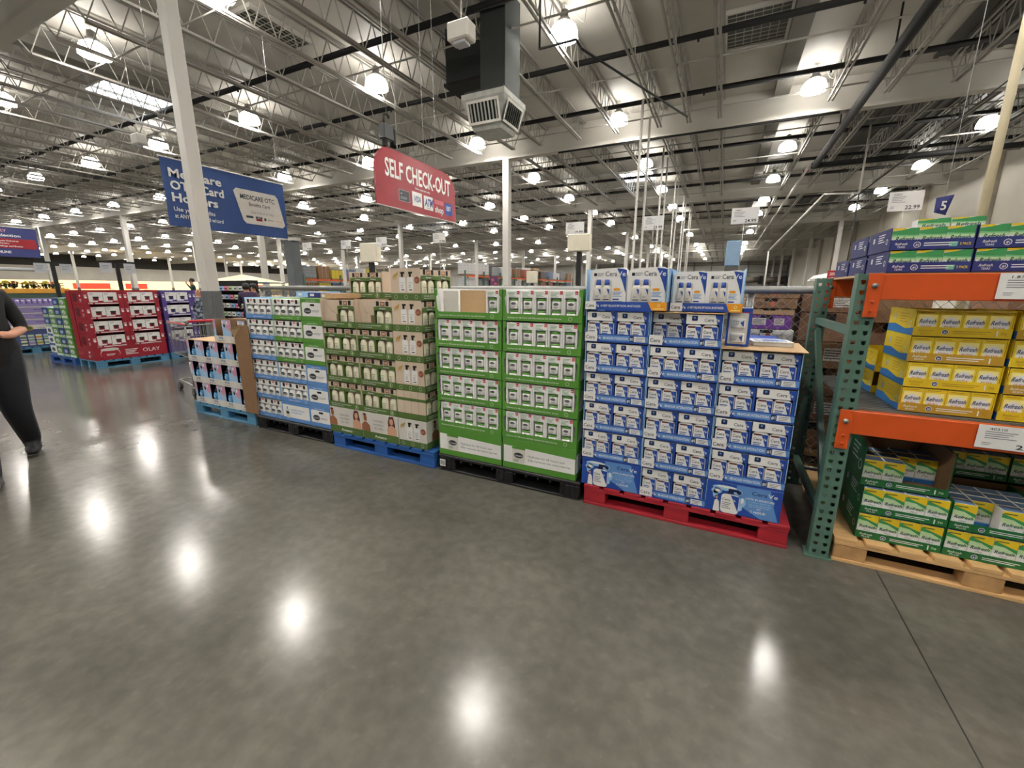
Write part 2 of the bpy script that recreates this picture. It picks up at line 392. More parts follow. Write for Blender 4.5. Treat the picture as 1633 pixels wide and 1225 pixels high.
# ------------------------------------------------------------------ pallets
def wood_pallet(w_, d_, mt, end=None):
    def f():
        r = empty('pallet'); n = 9; bw = (w_-(n-1)*0.03)/n
        for i in range(n):
            x = i*(bw+0.03); j = random.uniform(0, 0.006)
            b = MB(); b.box(x, x+bw, j, d_-j, 0.124, 0.145, mt, 0.002); b.build('deck_board', r)
        for y in (0.004, d_/2-0.05, d_-0.104):
            b = MB(); b.box(0.002, w_-0.002, y, y+0.1, 0.104, 0.1238, mt, 0.002); b.build('stringer_board', r)
            b = MB(); b.box(0.0, w_, y-0.002, y+0.1, 0.0, 0.02, mt, 0.002); b.build('bottom_board', r)
            for x in (0.004, w_/2-0.075, w_-0.154):
                b = MB(); b.box(x, x+0.15, y+0.002, y+0.098, 0.0202, 0.1038, end or mt, 0.003); b.build('block', r)
        return r
    return f
def plastic_pallet(w_, d_):
    def f():
        r = empty('plastic_pallet')
        b = MB(); b.box(0, w_, 0, d_, 0.118, 0.145, plast, 0.006)
        for i in range(12): b.box(0.02+i*(w_-0.06)/12, 0.035+i*(w_-0.06)/12, -0.002, d_, 0.1, 0.118, plast)
        b.build('deck', r)
        for y in (0.0, d_/2-0.07, d_-0.14):
            b = MB(); b.box(0.01, w_-0.01, y+0.01, y+0.13, 0.0, 0.018, plast, 0.003); b.build('runner', r)
            for x in (0.0, w_/2-0.08, w_-0.16):
                b = MB(); b.box(x+0.004, x+0.156, y+0.004, y+0.136, 0.0182, 0.1178, plast, 0.012)
                for q in (0.04, 0.08, 0.12): b.box(x+q-0.003, x+q+0.003, y, y+0.004, 0.02, 0.115, plast)
                b.build('foot', r)
        return r
    return f
PY = 2.70
def barcode(parent):
    b = MB(); f = F(b, (0.02, -0.006, 0.045)); f.rect(0, 0, 0.055, 0.06, white)
    for i in range(9): f.rect(0.006+i*0.005, 0.01, 0.0085+i*0.005, 0.05, black, 0.0012)
    o = b.build('barcode_label', parent); o['label'] = 'white barcode sticker'; return o
spawn('pr', wood_pallet(1.245, 1.02, woodred), (-0.757, PY, 0), 'red wooden pallet under the blue and white lotion stack', 'pallet')
spawn('pb', wood_pallet(1.20, 1.02, woodblue), (-3.26, PY-0.01, 0), 'blue wooden pallet under the beige and olive lotion stack', 'pallet')
spawn('ps', wood_pallet(1.17, 1.02, woodsky), (-5.69, PY+0.03, 0), 'light blue wooden pallet under the navy bottle gift boxes', 'pallet')
spawn('pw', wood_pallet(1.245, 1.02, wood, woodend), (0.70, PY, 0), 'bare wooden pallet under the green cartons in the rack', 'pallet')
o = spawn('pk', plastic_pallet(1.235, 1.02), (-2.02, PY, 0), 'black plastic pallet with barcode sticker under the green twin jar stack', 'pallet'); barcode(o)
KIDS.clear(); PROTO['pk'] = (o, [t for t in tree(o) if not t[0].name.startswith('barcode')])
spawn('pk', None, (-4.45, PY, 0), 'black plastic pallet under the pale blue and green lotion stack', 'pallet', scale=(0.94, 1, 1))

# ------------------------------------------------------------------ display tray
def tray(w_, d_, h, lip, side, lipm, inner, printer=None, sideprint=None, name='display_tray', back=None, edge=None):
    def f():
        r = empty(name)
        b = MB(); b.box(0.003, w_-0.003, 0.003, d_-0.003, 0.0008, 0.005, inner); b.box(0.003, w_-0.003, d_-0.005, d_, 0.005, h-0.004, back or inner); b.build('tray_base', r)
        for s in (0, 1):
            x0, x1 = (0, 0.003) if s == 0 else (w_-0.003, w_)
            b = MB(); b.box(x0, x1, 0.004, d_, 0.0008, h-0.001, side)
            if edge: b.box(x0-0.0003, x1+0.0003, 0.002, 0.0042, lip, h-0.0015, edge)
            if sideprint:
                fr = F(b, (0, d_, 0), (0, -1, 0)) if s == 0 else F(b, (w_, 0, 0), (0, 1, 0)); sideprint(fr, d_, h)
            b.build('side_panel', r)
        b = MB(); b.box(0, w_, 0, 0.003, 0.0008, lip, lipm)
        if printer: printer(b, F(b, (0, 0, 0)), w_, lip)
        b.build('front_lip', r)
        return r
    return f

# --- blue and white lotion (three columns on the red pallet)
grey2 = P('warm grey ink', 98, 98, 104, var=0)
def cera_mark(f, x, y, h, w_, c1=grey2, c2=white):
    f.text('Cera', x, y, h, c1, w_*0.64, 0.012); f.text('Ve', x+w_*0.66, y, h, c2, w_*0.34, 0.012)
def bottle_blue(w_, h):
    b = MB()
    pts = [(0, 0), (w_, 0), (w_, h-0.016), (w_-0.012, h-0.002), (w_-0.02, h), (0.02, h), (0.012, h-0.002), (0, h-0.016)]
    b.prism(pts, 0.0, 0.028, white)
    f = F(b, (0, 0, 0)); f.poly([(w_*0.55, h*0.9), (w_*0.96, h*0.9), (w_*0.96, h*0.12)], royal)
    f.rect(w_*0.08, h*0.84, w_*0.56, h*0.92, brown, 0.0008)
    cera_mark(f, w_*0.09, h*0.6, h*0.14, w_*0.8)
    f.lines(w_*0.1, h*0.5, w_*0.48, 4, h*0.09, h*0.045, P('blue grey ink', 90, 110, 160, var=0)); f.rect(w_*0.2, h*0.04, w_*0.75, h*0.1, sky)
    return b
def cera_pack():
    W, D, H = 0.192, 0.13, 0.188
    r = empty('lotion_twin_pack')
    b = MB(); b.box(0, W, 0.0, D, 0.133, H, white); b.box(0, W, 0.035, D, 0, 0.133, royal); b.box(W-0.012, W, 0, 0.035, 0, 0.133, royal)
    b.box(0, W, 0, 0.035, 0, 0.004, white)
    f = F(b, (0, 0, 0))
    f.poly([(W*0.80, H), (W, H), (W, 0.133), (W*0.88, 0.133)], royal)
    f.rrect(0.03, 0.152, 0.062, 0.182, 0.006, navy); f.rrect(0.04, 0.164, 0.05, 0.176, 0.003, sky, 0.0012)
    cera_mark(f, 0.098, 0.15, 0.019, 0.08)
    b.build('carton', r)
    for x in (0.004, 0.092): bottle_blue(0.084, 0.126).build('bottle', r, (x, 0.004, 0.004))
    return r
def cera_lip(b, f, w_, h):
    f.rect(0, 0, w_, h*0.2, royal); f.rect(w_*0.2, h*0.86, w_, h, royal); f.rect(0, h*0.2, w_, h*0.86, sky, 0.0004)
    b.box(0, 0.082, -0.0012, 0, 0.004, h+0.008, white)
    f.poly([(0.08, 0.004), (0.105, 0.004), (0.082, h+0.008), (0.08, h+0.008)], royal, 0.0016)
    cera_mark(f, 0.008, h*0.36, h*0.42, 0.09, c2=P('blue mark', 60, 120, 210, var=0)) if False else None
    f.text('Cera', 0.006, h*0.36, h*0.42, grey2, 0.06, 0.012, off=0.0022); f.text('Ve', 0.07, h*0.36, h*0.42, white, 0.034, 0.012, off=0.0028)
    f.text('48-HOUR HYDRATION', 0.118, h*0.38, h*0.3, white, 0.16, 0.015)
    f.rect(w_-0.115, h*0.22, w_-0.088, h*0.84, navy); f.text('#1', w_-0.112, h*0.36, h*0.36, white, 0.02, 0.02, off=0.0016)
    f.poly([(w_-0.085, h*0.22), (w_-0.015, h*0.22), (w_-0.022, h*0.84), (w_-0.085, h*0.84)], white); f.lines(w_-0.076, h*0.72, 0.05, 3, h*0.17, h*0.07, greyink, 0.0012)
def cera_hero():
    W, D, H = 0.403, 0.5, 0.2
    r = empty('printed_carton')
    b = MB(); b.box(0, W, 0, D, 0.0008, H, royal, 0.002); f = F(b, (0, 0, 0))
    f.poly([(W*0.40, H-0.004), (W*0.98, H-0.004), (W*0.9, H*0.5), (W*0.98, 0.004), (W*0.75, 0.004), (W*0.42, H*0.4)], sky, 0.0003)
    f.poly([(W*0.84, H-0.004), (W-0.004, H-0.004), (W-0.004, 0.004), (W*0.98, 0.004)], royal)
    # splash and bottle picture
    for (x, z, rx, rz) in ((0.1, 0.165, 0.07, 0.018), (0.055, 0.14, 0.03, 0.02), (0.17, 0.15, 0.028, 0.018), (0.2, 0.09, 0.02, 0.03), (0.19, 0.05, 0.014, 0.02), (0.05, 0.12, 0.014, 0.03)): f.ell(x, z, rx, rz, lsky, 0.0008)
    for (x, z, rx, rz) in ((0.11, 0.172, 0.055, 0.007), (0.06, 0.142, 0.014, 0.01), (0.2, 0.1, 0.008, 0.018)): f.ell(x, z, rx, rz, white, 0.0012)
    f.rrect(0.085, 0.003, 0.185, 0.13, 0.022, white, 0.0016); f.poly([(0.135, 0.126), (0.182, 0.12), (0.182, 0.02)], royal, 0.002)
    f.rect(0.115, 0.13, 0.15, 0.15, navy, 0.0016); f.rect(0.12, 0.15, 0.175, 0.166, navy, 0.002); f.ell(0.178, 0.15, 0.013, 0.013, navy, 0.002)
    f.text('Cera', 0.09, 0.085, 0.017, grey2, 0.045, 0.015, off=0.0026); f.text('Ve', 0.138, 0.085, 0.017, white, 0.026, 0.015, off=0.0026); f.lines(0.092, 0.074, 0.05, 4, 0.012, 0.005, greyink, 0.0022)
    # small figure in a white coat
    f.ell(0.058, 0.098, 0.009, 0.012, brown, 0.002); f.ell(0.06, 0.096, 0.006, 0.009, tan, 0.0024); f.poly([(0.045, 0.004), (0.082, 0.004), (0.075, 0.07), (0.062, 0.084), (0.05, 0.075)], white, 0.0022)
    f.text('Cera', 0.245, 0.15, 0.026, P('deep blue ink', 28, 58, 120, var=0), 0.08, 0.01); f.text('Ve', 0.328, 0.15, 0.026, white, 0.05, 0.01)
    f.text('LOCK IN MOISTURE', 0.29, 0.118, 0.012, white, 0.15, 0.02, 'c'); f.text('& HELP REPAIR', 0.29, 0.101, 0.009, lsky, 0.12, 0.01, 'c'); f.text('THE SKIN BARRIER', 0.29, 0.085, 0.009, lsky, 0.13, 0.01, 'c')
    f.rect(0.235, 0.076, 0.345, 0.0775, white); f.text('IN', 0.29, 0.06, 0.009, white, 0.018, 0.01, 'c'); f.text('1 HOUR', 0.29, 0.036, 0.015, white, 0.078, 0.02, 'c')
    b.build('carton', r)
    return r
ctray = tray(0.403, 0.48, 0.203, 0.055, sky, sky, royal, cera_lip, back=royal, edge=lsky)
COLN = ['left', 'middle', 'right']; Z0 = 0.1455; DZ = 0.2035
CX = [-0.796, -0.387, 0.022]
for c in range(3):
    for k in range(6):
        z = Z0+DZ*k; x = CX[c]+[0.016, 0.012, 0.008][c]*(1-k/5.0)+random.uniform(-0.0008, 0.0008); y = PY+0.012+(0.004*k if c == 2 else 0)+random.uniform(0, 0.006)
        if k == 0 and c != 1:
            spawn('chero', cera_hero, (x, y, z), 'blue hero carton picturing a pump bottle and splash, %s end of the red pallet' % COLN[c], 'carton', 'hero cartons on the red pallet'); continue
        if c == 2 and k == 5: continue
        where = '%s level, %s column of the red pallet stack' % (ORD[k], COLN[c])
        spawn('ctray', ctray, (x, y, z), 'blue lipped lotion tray, '+where, 'tray', 'blue display trays on the red pallet')
        for i in range(2):
            if c == 1 and k == 5 and i == 0: yy = 0.055
            else: yy = 0.004+random.uniform(0, 0.006)
            spawn('cpack', cera_pack, (x+0.008+i*0.1965, y+yy, z+0.0055), '%s twin lotion pack, %s' % (['left', 'right'][i], where), 'lotion pack', 'blue and white twin lotion packs')
# sun lotion trays on top
def spf_pack():
    W, D, H = 0.185, 0.05, 0.235
    r = empty('sun_lotion_pack')
    b = MB(); b.prism([(0, 0), (W, 0), (W, H-0.01), (W-0.02, H+0.004), (0.02, H-0.006), (0, H-0.02)], 0, D, white)
    f = F(b, (0, 0, 0)); f.poly([(W*0.73, H-0.001), (W-0.001, H-0.01), (W-0.001, 0.09), (W*0.9, 0.15)], royal)
    f.rrect(0.022, 0.012, 0.112, 0.165, 0.008, offw); f.rect(0.018, H-0.045, 0.033, H-0.028, black); f.lines(0.036, H-0.028, 0.034, 3, 0.007, 0.003, greyink)
    f.text('Cera', 0.077, H-0.046, 0.028, grey2, 0.06, 0.012); f.text('Ve', 0.139, H-0.046, 0.028, white, 0.04, 0.012, off=0.0014)
    f.rrect(0.122, 0.105, 0.155, 0.12, 0.006, orange); f.lines(0.12, 0.098, 0.045, 4, 0.008, 0.0035, sky); f.rect(0.12, 0.05, 0.152, 0.058, royal); f.lines(0.12, 0.044, 0.05, 3, 0.007, 0.003, greyink)
    b.build('carton', r)
    for x in (0.045, 0.089):
        b = MB(); b.lathe([(0.010, 0), (0.0155, 0.006), (0.0165, 0.06), (0.0145, 0.085), (0.008, 0.1)], (0, 0, 0), offw, 12, sy=0.55); b.lathe([(0.0075, 0.1), (0.0085, 0.103), (0.0075, 0.127)], (0, 0, 0), royal, 10, sy=0.6)
        f = F(b, (0, -0.0088, 0)); f.poly([(0.0, 0.085), (0.009, 0.08), (0.009, 0.055)], royal); f.rect(-0.01, 0.03, 0.009, 0.034, navy); f.lines(-0.009, 0.05, 0.012, 2, 0.006, 0.002, greyink)
        o = b.build('bottle', r, (x, -0.006, 0.014)); o.scale = (1.5, 1.0, 1.22)
    return r
def spf_lip(b, f, w_, h):
    f.rect(0, 0, 0.07, h, white); f.poly([(0.07, 0), (0.085, 0), (0.072, h), (0.07, h)], royal, 0.001)
    f.text('Cera', 0.006, h*0.3, h*0.4, grey2, 0.052, 0.012, off=0.0016); f.text('Ve', 0.062, h*0.3, h*0.4, white, 0.028, 0.012, off=0.0018)
    f.text('#1 BEST SELLING SPF FACIAL MOISTURIZER', 0.1, h*0.36, h*0.26, white, w_*0.5, 0.014)
    f.poly([(w_*0.78, h), (w_*0.83, 0), (w_, 0), (w_, h)], orange, 0.0008)
    f.ring(w_*0.91, h*0.6, 0.009, 0.003, pyellow, 0.0014); f.rect(w_*0.85, h*0.16, w_*0.97, h*0.26, pyellow, 0.0014)
def spf_side(f, d_, h):
    f.rect(0, 0, d_, 0.05, royal)
for j, (x, y, z, wv) in enumerate(((-0.80, PY+0.0, Z0+DZ*6+0.004, 0.5), (-0.29, PY+0.1, Z0+DZ*6-0.0, 0.395))):
    spawn('spf%d' % j, tray(wv, 0.3, 0.25, 0.05, lsky, royal, white, spf_lip, spf_side), (x, y, z+0.004), ['royal blue sun lotion tray on top of the left column of blue lotion', 'royal blue sun lotion tray set back on top of the middle column'][j], 'tray')
    for i in range(2):
        spawn('spfp', spf_pack, (x+[0.02, 0.006][j]+i*(0.238, 0.19)[j], y+0.024, z+0.01), ['leftmost sun lotion pack', 'second sun lotion pack', 'third sun lotion pack', 'rightmost sun lotion pack'][j*2+i]+' standing on top of the blue lotion stack', 'lotion pack', 'sun lotion twin packs on top', scale=((1.24, 1, 1.06), (1.0, 1, 0.98))[j])
# opened flaps, tan lids, single pack and flattened carton
b = MB(); b.box(-0.37, 0.02, PY+0.012, PY+0.46, Z0+DZ*6-0.004, Z0+DZ*6-0.001, kraft)
tag(b.build('cardboard_sheet'), 'tan cardboard sheet between the middle column and the set back sun lotion tray', 'cardboard sheet')
b = MB(); zt = Z0+DZ*5+0.003
b.add([(0.02, PY+0.01, zt), (0.445, PY+0.015, zt), (0.46, PY+0.5, zt), (0.02, PY+0.5, zt), (0.02, PY+0.01, zt+0.004), (0.445, PY+0.015, zt+0.004), (0.46, PY+0.5, zt+0.004), (0.02, PY+0.5, zt+0.004)], [(3,2,1,0),(4,5,6,7),(0,1,5,4),(1,2,6,5),(2,3,7,6),(3,0,4,7)], kraft)
tag(b.build('cardboard_cover'), 'tan cardboard lid covering the right column of the red pallet stack', 'cardboard lid')
spawn('bk', lambda: (lambda b: (b.box(0, 0.34, 0, 0.48, 0, DZ*5-0.0, royal), b.build('back_carton'))[1])(MB()), (0.04, PY+0.52, Z0), 'tall blue cartons standing behind the right column of the red pallet', 'carton')
spawn('bk', None, (-0.74, PY+0.52, Z0), 'tall blue cartons standing behind the left column of the red pallet', 'carton')
spawn('bk', None, (-0.36, PY+0.52, Z0), 'tall blue cartons standing behind the middle column of the red pallet', 'carton')
def single():
    r = empty('skin_cream_pack'); W, H = 0.125, 0.225
    b = MB(); b.box(0, W, 0, 0.075, 0, H, royal, 0.002); f = F(b, (0, 0, 0)); f.rrect(0.012, 0.014, W-0.014, H-0.028, 0.006, offw); f.rrect(0.045, H-0.02, 0.08, H-0.008, 0.005, dkhole); f.rect(0.004, H-0.027, W-0.004, H-0.024, red)
    b.build('carton', r)
    for z in (0.025, 0.11):
        b = MB(); b.lathe([(0.036, 0), (0.038, 0.004), (0.038, 0.05), (0.036, 0.054)], (0, 0, 0), white, 16, sy=0.3); f = F(b, (0, -0.0125, 0))
        f.text('Cera', -0.028, 0.032, 0.012, grey2, 0.034, 0.01); f.text('Ve', 0.009, 0.032, 0.012, sky, 0.018, 0.01); f.poly([(0.012, 0.03), (0.03, 0.046), (0.03, 0.008)], royal); f.lines(-0.028, 0.026, 0.03, 3, 0.007, 0.003, greyink)
        b.build('jar', r, (W/2-0.002, 0.0, z))
    return r
spawn('single', single, (0.035, PY+0.14, zt+0.0045), 'single tall blue pack of two cream jars standing right of the middle column', 'cream pack', rz=math.radians(-6))
def flat():
    r = empty('flattened_carton'); b = MB(); b.box(0, 0.21, 0, 0.17, 0, 0.024, offw, 0.003); b.build('stacked_sheets', r)
    b = MB(); b.box(-0.003, 0.213, -0.003, 0.173, 0.024, 0.028, white, 0.001); f = F(b, (0, 0, 0.028), (1, 0, 0), (0, 1, 0)); f.rect(0.02, 0.03, 0.19, 0.14, sky); f.rect(0.06, 0.05, 0.15, 0.12, royal, 0.0012)
    f.ell(0.05, 0.08, 0.02, 0.02, pyellow, 0.0014)
    for k in range(9): f.rect(0.004+k*0.023, 0.0, 0.015+k*0.023, 0.012, navy, 0.0014)
    b.build('top_sheet', r); return r
spawn('flat', flat, (0.19, PY+0.2, zt+0.0045), 'flattened blue and white carton lying on the tan lid, right column', 'carton', rz=math.radians(8))

# --- green twin jars (black pallet)
def jar(s=1.0):
    b = MB(); b.lathe([(0.031*s, 0), (0.034*s, 0.004), (0.034*s, 0.052*s), (0.03*s, 0.056*s)], (0, 0, 0), white, 14, sy=0.4)
    b.lathe([(0.034*s, 0.056*s), (0.035*s, 0.059*s), (0.035*s, 0.066*s), (0.033*s, 0.069*s)], (0, 0, 0), cgreen, 14, sy=0.4)
    f = F(b, (0, -0.0137*s, 0)); f.ell(0, 0.036*s, 0.019*s, 0.009*s, ink); f.text('Cetaphil', 0, 0.0335*s, 0.005*s, white, 0.026*s, 0, 'c', off=0.0012); f.lines(-0.016*s, 0.018*s, 0.03*s, 2, 0.006, 0.0025, greyink)
    return b
def jar_pack():
    W, D, H = 0.104, 0.09, 0.205
    r = empty('jar_twin_pack'); b = MB()
    b.box(0, W, 0.03, D, 0, H, white); b.box(0, W, 0, 0.03, 0.158, H, white); b.box(0, 0.012, 0, 0.03, 0, 0.158, white); b.box(W-0.012, W, 0, 0.03, 0, 0.158, white)
    f = F(b, (0, 0, 0)); f.rect(W-0.024, H-0.024, W-0.004, H-0.002, red); f.rect(W-0.02, H-0.016, W-0.009, H-0.012, white, 0.0012)
    f.lines(0.014, H-0.012, 0.055, 4, 0.009, 0.003, mgreen)
    F(b, (0, 0.03, 0)).rect(0.012, 0, W-0.012, 0.158, P('shaded window card', 222, 224, 222))
    b.build('carton', r)
    jar().build('jar', r, (W/2, 0.016, 0.08)); b = MB(); b.lathe([(0.034, 0), (0.034, 0.055)], (0, 0, 0), white, 12, sy=0.4); b.lathe([(0.034, 0.055), (0.035, 0.058), (0.034, 0.067)], (0, 0, 0), cgreen, 12, sy=0.4)
    f = F(b, (0, -0.0137, 0)); f.ell(0, 0.036, 0.019, 0.009, ink); b.build('jar', r, (W/2, 0.016, 0.0))
    return r
def green_lip(b, f, w_, h):
    f.text("Hydrates for 48 hours and fully restores the skin's barrier", 0.035, h*0.36, h*0.24, white, w_*0.7, 0.006)
    f.ring(w_*0.86, h*0.5, h*0.27, 0.002, white)
def green_side(f, d_, h):
    f.rect(0.0, 0, d_, h*0.22, cgreen); f.rect(0, h*0.86, d_, h, cgreen); f.poly([(0, h*0.2), (0.03, h*0.22), (0.06, h*0.86), (0, h*0.86)], cgreen)
    f.rrect(d_*0.3, h*0.62, d_*0.45, h*0.78, 0.012, dkhole); f.ell(d_*0.34, h*0.42, 0.045, 0.024, ink); f.lines(d_*0.34+0.06, h*0.42, 0.08, 2, 0.012, 0.005, greyink)
GW, GH = 0.59, 0.2225
gt0 = tray(GW, 0.5, GH, 0.05, white, cgreen, white, green_lip, green_side)
def gtray():
    r = gt0()
    for s in (0, 1):        # folded corner brackets
        x = 0 if s == 0 else GW; q = 1 if s == 0 else -1
        b = MB()
        pts = [(x, 0.05), (x+q*0.034, 0.05), (x+q*0.02, 0.07), (x+q*0.012, GH-0.06), (x+q*0.026, GH-0.045), (x+q*0.026, GH-0.004), (x, GH-0.004)]
        if s: pts = pts[::-1]
        b.prism(pts, 0.0, 0.003, cgreen); b.build('corner_bracket', r)
    return r
def green_hero():
    H = 0.24; r = empty('printed_carton'); b = MB(); b.box(0, GW, 0, 0.5, 0.0008, H, cgreen, 0.002)
    f = F(b, (0, 0, 0)); f.poly([(0.012, 0.05), (GW-0.005, 0.05), (GW-0.005, 0.165), (0.05, 0.185), (0.012, 0.185)], white)
    f.rrect(0.085, 0.055, 0.19, 0.172, 0.01, offw, 0.001); f.rect(0.082, 0.165, 0.193, 0.183, cgreen, 0.0014); f.ell(0.137, 0.115, 0.04, 0.022, ink, 0.0016); f.text('Cetaphil', 0.137, 0.108, 0.013, white, 0.064, 0.01, 'c', off=0.0022); f.lines(0.1, 0.08, 0.04, 2, 0.01, 0.004, mgreen, 0.0018)
    f.text('Hydrates for 48 hours and', 0.215, 0.115, 0.017, greyink, 0.29, 0.01); f.text("fully restores the skin's barrier", 0.215, 0.085, 0.017, greyink, 0.34, 0.01)
    g = F(b, (GW, 0, 0), (0, 1, 0)); g.rect(0.01, 0.05, 0.49, 0.19, white); g.rrect(0.13, 0.14, 0.2, 0.17, 0.012, dkhole, 0.0012); g.ell(0.16, 0.1, 0.045, 0.024, ink, 0.0012)
    b.build('carton', r); return r
GX = [-2.015, -1.415]; LR = ['left', 'right']; GZ0 = Z0+0.242
for c in range(2):
    spawn('ghero', green_hero, (GX[c], PY+0.012, Z0), 'green carton picturing a big white jar, %s half of the black pallet base' % LR[c], 'carton', 'green hero cartons')
    for k in range(5):
        z = GZ0+GH*k; x = GX[c]+random.uniform(-0.002, 0.003)+(0.01 if k == 4 and c == 0 else 0); y = PY+0.01+random.uniform(0, 0.006)
        where = '%s level of the %s jar column' % (['lowest', 'second', 'middle', 'fourth', 'top'][k], LR[c])
        spawn('gtray', gtray, (x, y, z), 'leaf green twin jar tray, '+where, 'tray', 'green display trays of twin jars')
        for i in range(5):
            if k == 4 and c == 0 and i < 4: continue
            spawn('jpack', jar_pack, (x+0.028+i*0.1065, y+0.005+random.uniform(0, 0.004), z+0.0055), '%s white twin jar pack, %s' % (['first', 'second', 'third', 'fourth', 'fifth'][i], where), 'jar pack', 'white and green twin jar packs')
    b = MB(); b.box(0, GW-0.04, 0, 0.47, 0, 0.242+GH*5-0.005, offw); tag(b.build('back_carton', loc=(GX[c]+0.02, PY+0.53, Z0)), 'white cartons standing behind the %s twin jar column' % LR[c], 'carton')
b = MB(); b.box(0.0, 0.29, 0, 0.004, 0, 0.205, kraft); b.build('divider')
o = C.objects[-1]; o.location = (GX[0]+0.17, PY+0.12, GZ0+GH*4+0.006); tag(o, 'brown cardboard divider in the emptied top left twin jar tray', 'cardboard divider')
b = MB(); b.box(0.0, 0.14, 0, 0.004, 0, 0.2, offw); o = b.build('inner_panel', loc=(GX[0]+0.025, PY+0.1, GZ0+GH*4+0.006)); tag(o, 'plain white panel at the left end of the emptied top jar tray', 'cardboard panel')
# --- beige and olive lotion (blue pallet)
cream2 = P('cream bottle plastic', 226, 222, 196, 0.35); pumpk = P('black pump plastic', 28, 26, 26, 0.35)
AH = 0.252
def av_pack():
    W, D, H = 0.2, 0.12, 0.235
    r = empty('pump_lotion_pack'); b = MB()
    b.box(0, W, 0, D, 0.175, H, beige); b.box(0, W, 0.035, D, 0, 0.175, beige); b.box(0, 0.006, 0, 0.035, 0, 0.175, olive); b.box(W-0.006, W, 0, 0.035, 0, 0.175, olive)
    f = F(b, (0, 0, 0))
    for x in (0.03, 0.135): f.rect(x, 0.195, x+0.032, 0.235, pumpk)
    f.rect(0.075, 0.197, 0.122, 0.23, brown); f.rrect(0.08, 0.203, 0.117, 0.224, 0.006, tan, 0.0012)
    f.poly([(0, 0.155), (W*0.5, 0.163), (W, 0.155), (W, 0.187), (W*0.5, 0.193), (0, 0.187)], olive, 0.0009)
    f.text('Aveeno', W/2, 0.168, 0.015, white, 0.07, 0.01, 'c', off=0.0016)
    b.build('carton', r)
    for x in (0.052, 0.148):
        b = MB(); b.lathe([(0.036, 0), (0.039, 0.008), (0.039, 0.11), (0.03, 0.14), (0.014, 0.152)], (0, 0, 0), cream2, 14, sy=0.42)
        f = F(b, (0, -0.0166, 0)); f.text('Aveeno', 0, 0.09, 0.011, olive, 0.04, 0.008, 'c'); f.lines(-0.02, 0.08, 0.035, 4, 0.009, 0.003, greyink); f.rect(-0.02, 0.02, 0.02, 0.032, olive)
        b.build('bottle', r, (x, 0.018, 0.004))
    return r
def av_lip(b, f, w_, h):
    f.text('Clinically proven moisturization', 0.03, h*0.56, h*0.17, white, w_*0.62, 0.008); f.text('that lasts 24 hours', 0.03, h*0.26, h*0.17, white, w_*0.38, 0.008)
    f.ring(w_*0.85, h*0.5, h*0.38, 0.0025, cream); f.ell(w_*0.85, h*0.5, h*0.14, h*0.2, lgreen)
def pump_picture(f, x0, x1, z0, z1):
    w_ = x1-x0; h = z1-z0
    for cx in (x0+w_*0.4, x0+w_*0.66):
        f.rrect(cx-w_*0.1, z0+h*0.04, cx+w_*0.1, z0+h*0.66, w_*0.05, white, 0.001); f.rect(cx-w_*0.035, z0+h*0.64, cx+w_*0.035, z0+h*0.78, pumpk, 0.001); f.rect(cx-w_*0.05, z0+h*0.78, cx+w_*0.08, z0+h*0.86, pumpk, 0.001)
        f.text('Aveeno', cx, z0+h*0.4, h*0.05, olive, w_*0.13, 0.006, 'c'); f.lines(cx-w_*0.06, z0+h*0.34, w_*0.1, 4, h*0.04, h*0.014, greyink, 0.0014); f.rect(cx-w_*0.05, z0+h*0.1, cx+w_*0.06, z0+h*0.14, ink, 0.0014)
    f.ell(x0+w_*0.88, z0+h*0.52, w_*0.09, w_*0.09, P('brown seal', 138, 76, 56, var=0)); f.lines(x0+w_*0.82, z0+h*0.55, w_*0.11, 3, h*0.035, h*0.012, tan, 0.0014)
    for k in range(5): f.poly([(x0+w_*(0.06+0.03*k), z0+h*0.5), (x0+w_*(0.1+0.035*k), z0+h*(0.75+0.03*k)), (x0+w_*(0.12+0.035*k), z0+h*(0.7+0.03*k))], gold, 0.001)
def av_side(f, d_, h):
    f.rect(0, 0, d_, 0.056, olive)
    for q in (0.16, 0.5, 0.84): f.ring(d_*q, 0.028, 0.016, 0.002, cream, 0.0012)
    pump_picture(f, 0.0, d_, 0.06, h-0.002)
def av_plain(f, d_, h):
    f.rect(0, 0, d_, 0.056, olive); f.rect(0, h*0.66, d_, h*0.76, olive)
    for q in (0.25, 0.5, 0.75): f.rect(d_*q-0.001, 0, d_*q+0.001, h*0.98, brown, 0.0012)
atray = tray(0.42, 0.48, AH, 0.056, beige, olive, beige, av_lip, None)
stray = tray(0.42, 0.305, AH, 0.056, beige, olive, beige, av_lip, av_side); ptray = tray(0.42, 0.305, AH, 0.056, beige, olive, beige, av_lip, av_plain)
def portrait(f, x, z, s, hair=True, flip=1):
    q = flip
    if hair: f.poly([(x-0.028*s*q, z+0.03*s), (x+0.02*s*q, z+0.0*s), (x+0.036*s*q, z+0.08*s), (x+0.02*s*q, z+0.145*s), (x-0.02*s*q, z+0.145*s), (x-0.034*s*q, z+0.1*s)][::q], brown)
    c = tan if hair else skinink
    f.poly([(x-0.04*s*q, z), (x+0.05*s*q, z), (x+0.045*s*q, z+0.05*s), (x+0.012*s*q, z+0.075*s), (x-0.012*s*q, z+0.075*s), (x-0.04*s*q, z+0.05*s)][::q], c, 0.0012)
    f.ell(x, z+0.105*s, 0.018*s, 0.026*s, c, 0.0014)
    f.ell(x-0.004*s*q, z+0.135*s, 0.018*s, 0.01*s, brown, 0.0018)
